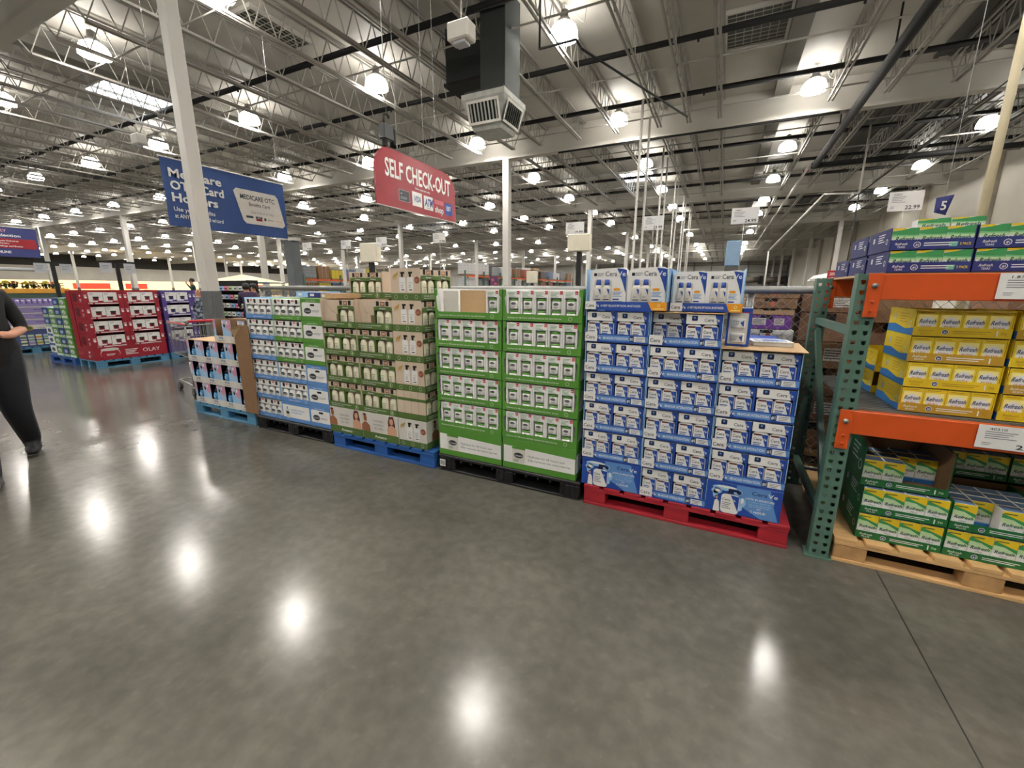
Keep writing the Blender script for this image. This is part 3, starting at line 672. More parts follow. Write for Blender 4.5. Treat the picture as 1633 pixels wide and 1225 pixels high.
def av_hero():
    W, H = 0.42, 0.25; r = empty('printed_carton'); b = MB(); b.box(0, W, 0, 0.48, 0.0008, H, offw, 0.002); f = F(b, (0, 0, 0)); f.rect(0, 0, W, 0.07, olive)
    portrait(f, 0.035, 0.072, 1.15, False); portrait(f, 0.345, 0.072, 1.2, True)
    for i, t in enumerate(('intensely', 'nourishes', 'dry skin')): f.text(t, 0.19, 0.175-i*0.035, 0.02, greyink, [0.11, 0.12, 0.1][i], 0.004, 'c')
    f.text('Aveeno', 0.21, 0.022, 0.026, white, 0.14, 0.014, 'c'); f.ell(0.31, 0.037, 0.003, 0.003, white)
    b.build('carton', r); return r
def av_hero_side():
    r = empty('printed_carton'); b = MB(); b.box(0, 0.305, 0, 0.46, 0.0008, 0.25, offw, 0.002); f = F(b, (0, 0, 0)); av_side(f, 0.305, 0.25)
    g = F(b, (0.305, 0, 0), (0, 1, 0)); g.rect(0, 0, 0.46, 0.06, olive); portrait(g, 0.12, 0.062, 1.2, False); portrait(g, 0.36, 0.062, 1.2, True)
    b.build('carton', r); return r
AX = [-3.308, -2.886]; LV = ['second', 'third', 'fourth', 'fifth', 'top']
for c in range(2):
    spawn('ahero', av_hero, (AX[c]+0.014, PY+0.01, Z0), 'olive and white carton with printed portraits, %s of two on the blue pallet' % LR[c], 'carton', 'portrait cartons on the blue pallet')
    for k in range(4):
        z = Z0+AH*(k+1); x = AX[c]+0.014+random.uniform(-0.0006, 0.0006); y = PY+0.012+random.uniform(0, 0.006)
        where = '%s level, %s olive column' % (LV[k], LR[c])
        spawn('atray', atray, (x, y, z), 'olive lipped beige lotion tray, '+where, 'tray', 'olive display trays on the blue pallet')
        for i in range(2):
            if k == 3 and i == 0: continue
            spawn('apack', av_pack, (x+0.008+i*0.204+(0.0 if k < 3 else 0.0), y+0.005+random.uniform(0, 0.005), z+0.0055), '%s beige pump lotion pack, %s' % (LR[i], where), 'lotion pack', 'beige pump lotion packs')
    b = MB(); b.box(0.0, 0.27, 0, 0.004, 0, 0.235, beige); f = F(b, (0, 0, 0)); f.rect(0.16+0.03*c, 0.0, 0.225+0.03*c, 0.11, kraftd); f.poly([(0.05, 0.2), (0.053, 0.2), (0.11, 0.13), (0.15, 0.12), (0.15, 0.123), (0.112, 0.134)], kraftd)
    o = b.build('cardboard_flap', loc=(AX[c]+0.012, PY+0.05+0.02*c, Z0+AH*4+0.008)); tag(o, 'beige cardboard flap standing in the partly emptied fifth level tray, %s' % LR[c], 'cardboard panel')
    if c == 1: o.scale = (0.7, 1, 1)
for k in range(6):
    z = Z0+AH*k; lv = ORD[k]; x = -2.141+random.uniform(-0.002, 0.002)
    if k == 0:
        spawn('aheros', av_hero_side, (-2.448, PY+0.012, z), 'cream carton printed with two pump bottles, bottom of the right olive column', 'carton'); continue
    spawn('atp' if k == 1 else 'ats', ptray if k == 1 else stray, (x, PY+0.014, z), ('plain sided' if k == 1 else 'two pump bottle printed') + ' beige tray end, %s level of the right olive column' % lv, 'tray', 'sideways olive trays', rz=PI/2)
    for i in range(2):
        spawn('apack', av_pack, (x-0.004, PY+0.02+i*0.204, z+0.0055), '%s sideways beige pump pack, %s level of the right olive column' % (['near', 'far'][i], lv), 'lotion pack', 'sideways beige pump packs', rz=PI/2)
for c, (x, y) in enumerate(((-3.36, 3.14), (-2.935, 3.14))):
    z = Z0+AH*5
    spawn('atray', atray, (x, y, z), 'olive lipped tray set back on top of the %s olive column' % LR[c], 'tray', 'set back olive trays')
    for i in range(2):
        if c == 1 and i == 0: continue
        spawn('apack', av_pack, (x+0.008+i*0.204, y+0.005, z+0.0055), '%s beige pump pack in the set back top tray, %s olive column' % (LR[i], LR[c]), 'lotion pack', 'set back beige packs')
b = MB(); b.box(0, 1.1, 0, 0.47, 0, AH*5-0.004, beige); tag(b.build('back_carton', loc=(-3.28, PY+0.515, Z0)), 'beige cartons stacked behind the olive and beige display', 'carton')

# --- pale blue and green lotion (left black pallet)
BH = 0.21
def wl_pack():
    W, D, H = 0.2, 0.1, 0.19; r = empty('body_lotion_pack'); b = MB()
    b.box(0, W, 0, D, 0.135, H, white); b.box(0, W, 0.035, D, 0, 0.135, lgrey); b.box(0, 0.005, 0, 0.035, 0, 0.135, white); b.box(W-0.005, W, 0, 0.035, 0, 0.135, white)
    f = F(b, (0, 0, 0))
    for x in (0.03, 0.135): f.rrect(x, 0.15, x+0.034, 0.187, 0.006, pumpk)
    f.rect(0.08, 0.168, 0.12, 0.187, P('pale rose ink', 214, 150, 160, var=0)); f.rect(0.085, 0.173, 0.1, 0.18, red, 0.0012)
    b.build('carton', r)
    for x in (0.052, 0.148):
        b = MB(); b.lathe([(0.038, 0), (0.042, 0.01), (0.042, 0.09), (0.034, 0.112), (0.014, 0.124)], (0, 0, 0), white, 14, sy=0.38)
        f = F(b, (0, -0.0162, 0)); f.ell(0, 0.072, 0.031, 0.015, ink); f.text('Cetaphil', 0, 0.067, 0.009, white, 0.045, 0.004, 'c'); f.lines(-0.02, 0.045, 0.04, 3, 0.008, 0.003, greyink)
        b.build('bottle', r, (x, 0.018, 0.003))
    return r
def wl_lip(b, f, w_, h):
    f.text('hydrates for 48 hours', w_*0.28, h*0.4, h*0.22, white, w_*0.42, 0.008); f.ring(w_*0.9, h*0.5, h*0.3, 0.002, white)
wtb = tray(0.42, 0.45, BH, 0.044, lsky, sky, white, wl_lip, None); wtg = tray(0.42, 0.45, BH, 0.044, lgreen, cgreen, white, wl_lip, None)
def closed(colm_, lo):
    def f_():
        W, H = 0.282, BH-0.001; r = empty('closed_carton'); b = MB(); b.box(0, W, 0, 0.45, 0.0008, H, colm_, 0.002); f = F(b, (0, 0, 0))
        f.poly([(0.015, 0.045), (W-0.004, 0.045), (W-0.004, H-0.04), (0.03, H-0.035), (0.015, H-0.05)], white)
        f.rrect(0.13, H-0.07, 0.19, H-0.05, 0.008, dkhole, 0.0012); f.ell(0.09, 0.095, 0.05, 0.028, ink, 0.0014); f.text('Cetaphil', 0.09, 0.087, 0.015, white, 0.075, 0.004, 'c', off=0.002)
        f.lines(0.15, 0.1, 0.1, 2, 0.011, 0.004, greyink, 0.0014); f.text('hydrates for 48 hours', W/2, H-0.027, 0.012, white, 0.13, 0.006, 'c')
        b.build('carton', r); return r
    return f_
cb, cg = closed(sky, 0), closed(cgreen, 1)
def wl_hero():
    r = empty('printed_carton'); b = MB(); b.box(0, 0.425, 0, 0.45, 0.0008, BH-0.001, sky, 0.002); f = F(b, (0, 0, 0)); f.rect(0.012, 0.04, 0.415, 0.175, white)
    f.rrect(0.055, 0.03, 0.115, 0.13, 0.018, offw, 0.0012); f.rect(0.075, 0.13, 0.092, 0.155, sky, 0.0014); f.ell(0.085, 0.09, 0.026, 0.016, ink, 0.0018); f.text('hydrates for 48 hours', 0.14, 0.12, 0.016, sky, 0.2, 0.012); f.text('and softens skin', 0.14, 0.092, 0.016, sky, 0.16, 0.012)
    b.build('carton', r); return r
BX = [-4.455, -4.032, -3.604]
for c in range(3):
    for k in range(6):
        z = Z0+BH*k; x = BX[c]+0.005*k+random.uniform(-0.0008, 0.0008); y = PY+0.025+random.uniform(0, 0.006)
        green = k >= 3 and c > 0
        where = '%s level, %s column of pale blue pallet stack' % (ORD[k], COLN[c])
        if c == 2:
            spawn('wcg' if green else 'wcb', cg if green else cb, (x, y, z), '%s and white closed carton, %s' % (['blue', 'green'][green], where), 'carton', 'closed cartons with oval badges'); continue
        if c == 1 and k == 0:
            spawn('whero', wl_hero, (x, y, z), 'blue and white carton picturing a lotion bottle, bottom of the middle column', 'carton'); continue
        spawn('wtg' if green else 'wtb', wtg if green else wtb, (x, y, z), '%s lotion tray, %s' % (['pale blue', 'leaf green'][green], where), 'tray', 'pale lotion trays')
        for i in range(2):
            if c == 0 and k == 5 and i == 1: pass
            spawn('wpack', wl_pack, (x+0.008+i*0.204, y+0.005+random.uniform(0, 0.004), z+0.0055), '%s white lotion pack, %s' % (LR[i], where), 'lotion pack', 'white body lotion packs')
b = MB(); b.box(0, 1.1, 0, 0.45, 0, BH*6-0.004, white); tag(b.build('back_carton', loc=(-4.4, PY+0.5, Z0)), 'white cartons stacked behind the pale blue and green display', 'carton')
zz = Z0+BH*6
for (x, y, w_, h, mt, l) in ((-4.05, 3.05, 0.32, 0.055, lsky, 'pale blue carton lying on top of the pale blue and green stack'), (-3.72, 2.93, 0.33, 0.05, rnavy, 'navy carton lying on top of the green closed cartons'), (-3.38, 2.80, 0.2, 0.045, kraft, 'tan carton lying on top at the right of the navy one')):
    r = empty('flat_carton', (x, y, zz+0.001)); b = MB(); b.box(0, w_, 0, 0.3, 0, h, mt, 0.002); F(b, (0, 0, 0)).rect(w_*0.1, h*0.3, w_*0.28, h*0.75, white); b.build('carton', r); b = MB(); b.box(w_*0.05, w_*0.95, 0.1, 0.14, h, h+0.001, offw); b.build('packing_tape', r); tag(r, l, 'carton')

# --- navy bottle gift boxes (light blue pallet)
gnavy = P('dark navy plastic', 20, 26, 44, 0.25); gblue = P('clear blue plastic', 86, 158, 214, 0.25); gpink = P('rose print', 206, 140, 166); gsky = P('soft blue print', 158, 190, 220)
def gift(empty_box=False):
    def f_():
        W, D, H = 0.283, 0.3, 0.25; r = empty('gift_box'); b = MB()
        b.box(0, W, 0.16, D, 0, H-0.001, kraftd if empty_box else gnavy); b.box(0, 0.035, 0, 0.004, 0.065, H-0.001, gsky); b.box(0.165, W, 0, 0.004, 0.065, H-0.001, gsky); b.box(0.001, 0.003, 0.004, 0.16, 0.0, H-0.001, gsky); b.box(0.003, 0.006, 0.004, 0.16, 0.0, H-0.001, gnavy if not empty_box else kraftd); b.box(W-0.004, W-0.001, 0.004, 0.16, 0.0, H-0.001, gnavy if not empty_box else kraftd); b.box(0, W, 0, 0.16, 0.0, 0.004, white)
        if not empty_box: b.box(0.035, 0.165, 0.0, 0.16, H-0.006, H-0.001, gnavy)
        else: b.box(0.035, 0.15, 0.09, 0.16, 0.0, H-0.02, kraftd)
        f = F(b, (0, 0, 0)); f.poly([(0, 0.13), (0.035, 0.16), (0.035, H-0.002), (0, H-0.002)], gpink); f.poly([(0.165, 0.19), (0.2, 0.2), (0.18, H-0.002), (0.165, H-0.002)], gpink); f.poly([(0.24, 0.16), (W, 0.13), (W, H-0.002), (0.235, H-0.002)], gpink)
        f.poly([(0.21, 0.16), (0.228, 0.185), (0.21, 0.212), (0.192, 0.185)], gnavy, 0.0012); f.ell(0.18, 0.22, 0.014, 0.018, white); f.poly([(0.168, 0.07), (0.21, 0.068), (0.26, 0.11), (0.2, 0.14), (0.17, 0.11)], lsky, 0.0009)
        f.rect(0.25, 0.2, 0.275, 0.235, white, 0.0012)
        b.build('carton', r)
        b = MB(); b.box(0, W, -0.004, 0, 0.0, 0.07, offw); f = F(b, (0, -0.004, 0)); f.rect(0.085, 0.035, 0.16, 0.056, rnavy); f.lines(0.092, 0.05, 0.06, 2, 0.009, 0.004, white, 0.0012); f.lines(0.06, 0.024, 0.13, 2, 0.009, 0.004, greyink); b.build('front_lip', r)
        if not empty_box:
            b = MB(); b.lathe([(0.03, 0), (0.036, 0.01), (0.037, 0.09), (0.03, 0.1)], (0, 0, 0), gblue, 14, sy=0.9); b.lathe([(0.031, 0.1), (0.033, 0.105), (0.03, 0.125), (0.012, 0.14), (0.012, 0.16)], (0, 0, 0), gnavy, 14, sy=0.9); b.box(-0.01, 0.028, -0.006, 0.006, 0.15, 0.162, steel)
            F(b, (0, -0.0337, 0)).ell(0, 0.055, 0.018, 0.024, lsky)
            b.build('bottle', r, (0.082, 0.042, 0.045))
        return r
    return f_
gf, ge = gift(), gift(True); GGX = [-5.655, -5.37, -5.085, -4.8]; PW4 = ['leftmost', 'second', 'third', 'rightmost']
for k in range(3):
    for c in range(4):
        spawn('gift', gf, (GGX[c]+0.012*(2-k)-0.01, PY+0.04+random.uniform(0, 0.006), Z0+0.2515*k), '%s gift box with navy bottle, %s of the full rows on light blue pallet' % (PW4[c], ['bottom', 'middle', 'upper'][k]), 'gift box', 'navy bottle gift boxes')
for c in (2, 3):
    spawn('gifte', ge, (GGX[c]-0.02, PY+0.06, Z0+0.2515*3+0.006), 'emptied gift box showing brown cardboard, %s of two on top' % LR[c-2], 'gift box', 'emptied gift boxes')
b = MB(); b.box(-5.67, -4.5, PY+0.045, PY+0.8, Z0+0.2515*3+0.0005, Z0+0.2515*3+0.005, kraft); tag(b.build('cardboard_sheet'), 'tan cardboard sheet on top of the navy bottle gift boxes', 'cardboard sheet')
b = MB(); b.box(0, 1.1, 0, 0.5, 0, 0.745, gnavy); tag(b.build('back_carton', loc=(-5.63, PY+0.42, Z0)), 'dark cartons stacked behind the navy bottle gift boxes', 'carton')
b = MB(); pts = [(-4.635, 0.15), (-4.41, 0.15), (-4.40, 1.11), (-4.47, 1.12), (-4.56, 1.07), (-4.63, 1.045), (-4.655, 1.0)]
b.prism(pts, 2.711, 2.717, kraftd); b.box(-4.484, -4.478, 2.717, 3.0, 0.15, 1.1, kraftd); b.add([(-4.655, 2.709, 0.98), (-4.56, 2.709, 1.07), (-4.47, 2.71, 1.125), (-4.58, 2.68, 1.11), (-4.67, 2.68, 1.07)], [(0, 1, 2, 3, 4)], kraft)
tag(b.build('cardboard_sleeve'), 'tall brown corrugated cardboard sleeve standing against the gift box pallet', 'cardboard sleeve')

# --- far displays on the left: crimson, violet, green and lilac
def dbox(mt, dark_jar):
    def f_():
        r = empty('cream_box'); b = MB(); b.box(0, 0.215, 0, 0.15, 0, 0.215, white); f = F(b, (0, 0, 0)); f.rect(0.13, 0.02, 0.212, 0.06, mt); f.lines(0.02, 0.2, 0.07, 3, 0.014, 0.005, greyink)
        f.rect(0.0, 0.0, 0.215, 0.018, lgrey)
        b.build('carton', r); b = MB(); f = F(b, (0, 0, 0)); f.rrect(0, 0, 0.085, 0.06, 0.01, mt); f.rrect(-0.004, 0.05, 0.089, 0.072, 0.006, pumpk, 0.0012); f.poly([(0.012, 0.05), (0.042, 0.005), (0.073, 0.05)], pumpk, 0.0014); b.build('jar_picture', r, (0.065, -0.0008, 0.065))
        return r
    return f_
def olay_tray(mt, key):
    def pr(b, f, w_, h):
        f.text('10', 0.06, h*0.2, h*0.6, white, 0.06, 0.02) if key == 'r' else None
        f.lines(0.15, h*0.6, w_*0.6, 1, 0.01, 0.014, white)
    def sd(f, d_, h):
        f.rrect(d_*0.12, 0.05, d_*0.5, 0.2, 0.01, P('dark crimson', 96, 12, 26) if key == 'r' else rnavy); f.ell(d_*0.76, 0.16, 0.03, 0.018, white); f.lines(d_*0.68, 0.1, 0.08, 3, 0.02, 0.008, white)
    t = tray(0.575, 0.48, 0.265, 0.042, mt, mt, mt, pr, sd)
    def f_():
        r = t()
        for s in (0, 1):
            b = MB(); x = 0 if s == 0 else 0.575-0.075; b.box(x, x+0.075, -0.001, 0.003, 0.042, 0.264, mt); f = F(b, (x, -0.001, 0)); f.ell(0.037, 0.13, 0.02, 0.02, white); f.lines(0.015, 0.18, 0.045, 3, 0.014, 0.006, white); b.build('front_post', r)
        return r
    return f_
ot = {'r': olay_tray(dred, 'r'), 'v': olay_tray(purple, 'v')}; db = {'r': dbox(dred, 1), 'v': dbox(purple, 1)}
spawn('ps', None, (-10.38, 3.5, 0), 'light blue wooden pallet under the crimson display', 'pallet', rz=PI/2, scale=(1, 0.72, 1)); spawn('ps', None, (-10.42, 4.72, 0), 'light blue wooden pallet under the violet display', 'pallet', rz=PI/2, scale=(1, 0.72, 1))
r = empty('base_carton', (-10.4, 3.5, 0.147), PI/2); b = MB(); b.box(0, 1.16, 0, 0.7, 0, 0.235, dred, 0.002); f = F(b, (0, 0, 0)); f.text('OLAY', 0.74, 0.09, 0.075, white, 0.29, 0.0)
f.ell(0.23, 0.12, 0.15, 0.1, white, 0.0008); f.ell(0.23, 0.112, 0.145, 0.092, dred, 0.0012); f.ell(0.23, 0.195, 0.14, 0.03, offw, 0.0016); f.text('OLAY', 0.23, 0.13, 0.03, white, 0.1, 0.0, 'c'); f.lines(0.17, 0.11, 0.13, 2, 0.02, 0.01, white, 0.0018); f.lines(0.46, 0.17, 0.2, 4, 0.03, 0.014, white)
g = F(b, (0, 0.7, 0), (0, -1, 0)); g.text('OLAY', 0.05, 0.09, 0.06, P('dull rose ink', 214, 110, 120, var=0), 0.2, 0.0); g.ell(0.5, 0.15, 0.035, 0.02, white); g.lines(0.44, 0.1, 0.1, 3, 0.02, 0.008, white)
b.build('carton', r); tag(r, 'crimson printed base carton along the foot of the crimson display', 'carton')
for d, (mt, x0, y0, nm) in enumerate((('r', -10.4, 3.505, 'crimson'), ('v', -10.44, 4.73, 'violet'))):
    for c in range(2):
        for k in range(4):
            z = (0.384 if mt == 'r' else 0.38)+0.267*k; y = y0+c*0.578
            wh = '%s level, %s half of the %s display' % (['bottom', 'second', 'third', 'top'][k], ['near', 'far'][c], nm)
            spawn('ot'+mt, ot[mt], (x0, y, z), '%s open display tray, %s' % (nm, wh), 'tray', nm+' display trays', rz=PI/2)
            for i in range(2): spawn('db'+mt, db[mt], (x0-0.01, y+0.078+i*0.212+0.0, z+0.0055), '%s white cream box, %s' % (['near', 'far'][i], wh), 'cream box', nm+' cream boxes', rz=PI/2, scale=(0.95, 1, 1))
    b = MB(); b.box(0, 1.13, 0, 0.18, 0, 1.05, dred if mt == 'r' else purple); o = b.build('back_carton'); o.location = (x0-0.52, y0, 0.384); o.rotation_euler = (0, 0, PI/2); tag(o, '%s cartons forming the back of the %s display' % (nm, nm), 'carton')
r = empty('base_carton', (-10.44, 4.72, 0.147), PI/2); b = MB(); b.box(0, 1.16, 0, 0.7, 0, 0.23, purple, 0.002); F(b, (0, 0, 0)).text('OLAY', 0.5, 0.09, 0.075, white, 0.29, 0.0); b.build('carton', r); tag(r, 'violet printed base carton along the foot of the violet display', 'carton')
def gwrap(i):
    def f_():
        r = empty('detergent_carton'); b = MB(); b.box(0, 0.285, 0, 0.3, 0, 0.185, [rnavy, cgreen, white][i], 0.006); f = F(b, (0, 0, 0)); c1 = [white, rnavy, cgreen][i]
        f.ell(0.14, 0.11, 0.08, 0.04, [sky, white, rnavy][i]); f.lines(0.08, 0.12, 0.11, 2, 0.025, 0.012, c1, 0.0014); f.rect(0.01, 0.01, 0.275, 0.045, [cgreen, lgreen, sky][i])
        for q in range(4): f.rrect(0.02+q*0.065, 0.0, 0.06+q*0.065, 0.05, 0.01, [lgreen, white, rnavy][i], 0.0012)
        b.build('carton', r); b = MB(); b.box(0.0, 0.285, 0.0, 0.3, 0.186, 0.188, lsky); b.build('shrink_wrap', r); return r
    return f_
gws = [gwrap(i) for i in range(3)]
spawn('pb', None, (-12.36, 3.46, 0), 'blue wooden pallet under the green and navy detergent cartons', 'pallet', scale=(0.98, 1, 1))
for k in range(6):
    for c in range(4):
        i = (1 if c in (1, 3) else 0) if k > 2 else [2, 1, 0, 1][c]
        if k == 5 and c in (0, 1): continue
        spawn('gw%d' % i, gws[i], (-12.34+c*0.288, 3.5, Z0+0.192*k), '%s detergent carton, %s level, %s from left, far left' % (['navy', 'green', 'white'][i], ORD[k], ['first', 'second', 'third', 'fourth'][c]), 'carton', 'detergent cartons')
b = MB(); b.box(0, 1.1, 0, 0.6, 0, 0.96, lgreen); tag(b.build('back_carton', loc=(-12.3, 3.83, Z0)), 'pale green cartons stacked behind the detergent cartons', 'carton')
spawn('ps', None, (-14.15, 3.2, 0), 'light blue wooden pallet under the lilac display', 'pallet', rz=PI/2)
r = empty('base_carton', (-14.17, 2.95, 0.147), PI/2); b = MB(); b.box(0, 1.35, 0, 0.95, 0, 0.5, P('slate blue card', 66, 78, 128), 0.002); f = F(b, (0, 0, 0)); f.rect(0, 0.4, 1.35, 0.5, offw); f.ell(0.75, 0.43, 0.12, 0.06, gold, 0.0012); f.ell(0.75, 0.43, 0.1, 0.045, olive, 0.0016); f.text('VERA', 0.92, 0.41, 0.04, greyink, 0.2)
for q in range(5):
    for s in range(2): f.rrect(0.62+q*0.125, 0.04+s*0.13, 0.72+q*0.125, 0.15+s*0.13, 0.015, [cream, lgrey, lgreen][(q+s) % 3], 0.0012); f.rect(0.62+q*0.125, 0.07+s*0.13, 0.72+q*0.125, 0.11+s*0.13, [olive, lilac, gold, teal, greyink][q], 0.0016)
b.build('carton', r); tag(r, 'slate blue base carton printed with round badge and tins, far left', 'carton')
def ltray():
    r = empty('lilac_tray'); b = MB(); b.box(0, 0.66, 0, 0.45, 0, 0.135, lilac, 0.002); f = F(b, (0, 0, 0)); f.rect(0.0, 0.11, 0.66, 0.135, offw); f.text('aloe', 0.33, 0.05, 0.035, rnavy, 0.14, 0, 'c'); b.build('carton', r)
    b = MB(); b.box(0.001, 0.659, 0.001, 0.44, 0.1355, 0.138, P('violet grey card', 120, 104, 170)); b.build('top_sheet', r); return r
def lopen():
    r = empty('lilac_tray'); b = MB(); b.box(0, 0.66, 0, 0.003, 0, 0.06, lilac); b.box(0, 0.66, 0.12, 0.45, 0, 0.165, P('violet grey card', 120, 104, 170)); b.box(0, 0.66, 0, 0.12, 0, 0.003, lilac); b.build('carton', r)
    for q in range(7):
        b = MB(); b.lathe([(0.032, 0), (0.032, 0.1), (0.025, 0.115)], (0.06+q*0.09, 0.06, 0.005), lilac, 10); b.lathe([(0.028, 0.115), (0.028, 0.14)], (0.06+q*0.09, 0.06, 0.005), white, 10); b.build('bottle', r)
    return r
for k in range(4):
    for c in range(2):
        if k < 3: spawn('lt', ltray, (-14.17, 2.95+c*0.67, 0.648+0.14*k), 'flat lilac carton, %s layer, %s half of the far left display' % (ORD[k], ['near', 'far'][c]), 'carton', 'lilac cartons', rz=PI/2)
        else: spawn('lo', lopen, (-14.17, 2.95+c*0.67, 0.648+0.14*3), 'lilac tray of white capped bottles, %s half, top of the far left display' % ['near', 'far'][c], 'tray', 'lilac bottle trays', rz=PI/2)
# ------------------------------------------------------------------ orange and green rack
def upright(name_lab, x, y, facing=1):
    r = empty('rack_upright', (x, y, 0)); W, D, Ht = 0.092, 0.075, 1.582
    b = MB(); cuts = [0.014, 0.034, 0.058, 0.078]; t = 0.003
    b.box(0, cuts[0], 0, t, 0, Ht, rackgreen); b.box(cuts[1], cuts[2], 0, t, 0, Ht, rackgreen); b.box(cuts[3], W, 0, t, 0, Ht, rackgreen)
    for (c0, c1, o0) in ((cuts[0], cuts[1], 0.0), (cuts[2], cuts[3], 0.006)):
        z = 0.0; k = 0
        while z < Ht-0.001:
            top = min(z+0.028, Ht); b.box(c0, c1, 0, t, z, top, rackgreen)
            b.add([(c0, 0, z+0.028), (c0+0.006, 0, z+0.028), (c0, 0, z+0.036)], [(0, 1, 2)], rackgreen); b.add([(c1, 0, z+0.028), (c1, 0, z+0.036), (c1-0.006, 0, z+0.028)], [(0, 1, 2)], rackgreen)
            z += 0.05
    b.build('slotted_face', r)
    b = MB(); b.box(0, t, t, D, 0, Ht, rackgreen); b.box(W-t, W, t, D, 0, Ht, rackgreen); b.box(t, 0.02, D-t, D, 0, Ht, rackgreen); b.box(W-0.02, W-t, D-t, D, 0, Ht, rackgreen); b.build('channel', r)
    b = MB(); b.box(-0.02, W+0.02, -0.01, D+0.02, 0, 0.008, rackgreen); b.build('foot_plate', r)
    return r
RY = 2.69
r = upright('', 0.592, RY); tag(r, 'near green slotted rack upright beside the red pallet', 'rack upright')
r = upright('', 0.592, 3.76); tag(r, 'rear green slotted rack upright by the chain-link fence', 'rack upright')
def bar(name, p0, p1, w_, h, mt, label, cat):
    p0 = Vector(p0); p1 = Vector(p1); d = (p1-p0).normalized(); s = d.cross(Vector((1, 0, 0))).normalized(); x = Vector((1, 0, 0))
    b = MB(); vs_ = []
    for p in (p0, p1):
        for a, c in ((-1, -1), (1, -1), (1, 1), (-1, 1)): vs_.append(p+x*a*w_/2+s*c*h/2)
    b.add(vs_, [(3,2,1,0),(4,5,6,7),(0,1,5,4),(1,2,6,5),(2,3,7,6),(3,0,4,7)], mt)
    return tag(b.build(name), label, cat)
bar('rack_brace', (0.638, 2.77, 1.285), (0.638, 3.755, 1.285), 0.035, 0.045, rackgreen, 'level green brace between the two rack uprights', 'brace')
bar('rack_brace', (0.638, 3.72, 1.22), (0.638, 2.80, 0.3), 0.03, 0.045, rackgreen, 'diagonal green brace running down from the rear upright', 'brace')
bar('rack_brace', (0.638, 2.77, 0.22), (0.638, 3.755, 0.22), 0.035, 0.045, rackgreen, 'low level green brace near the floor between the uprights', 'brace')
def beam(x0, y, z0, z1, front=True):
    r = empty('rack_beam', (x0, y, z0)); L = 2.3; h = z1-z0
    b = MB(); b.box(0.05, L, 0, 0.045, 0, h, rackorange, 0.003); b.build('rail', r)
    b = MB(); b.box(-0.005, 0.052, -0.006 if front else 0.0, 0.0 if front else 0.006, -0.085, h+0.004, rackorange, 0.0012)
    b.build('end_plate', r)
    yy = -0.006
    for (z, rr) in ((h*0.55, 0.013), (-0.01, 0.007), (-0.055, 0.007)):
        b = MB(); b.tube((0.024, yy, z), (0.024, yy-0.008, z), rr, steel if rr > 0.01 else rackorange, 8); b.build('rivet', r)
    return r
tag(beam(0.635, RY-0.012, 1.455, 1.578), 'upper orange beam of the rack with small price card', 'rack beam')
tag(beam(0.62, RY-0.012, 0.76, 0.885), 'lower orange beam of the rack over the green cartons', 'rack beam')
tag(beam(0.66, 3.77, 1.455, 1.578), 'rear orange beam of the rack against the fence', 'rack beam')
def deck(z, mt, label, ribs):
    b = MB(); b.box(0.69, 2.9, 2.74, 3.76, z-0.012, z, mt)
    if ribs:
        for k in range(24): b.box(0.69, 2.9, 2.75+k*0.042, 2.765+k*0.042, z, z+0.006, mt)
    tag(b.build('shelf_deck'), label, 'shelf')
deck(1.5855, kraft, 'plywood shelf under the blue eye drop cartons', False)
deck(0.884, P('grey ribbed steel', 122, 124, 124, 0.35, metal=0.5), 'grey ribbed steel shelf under the yellow cartons', True)
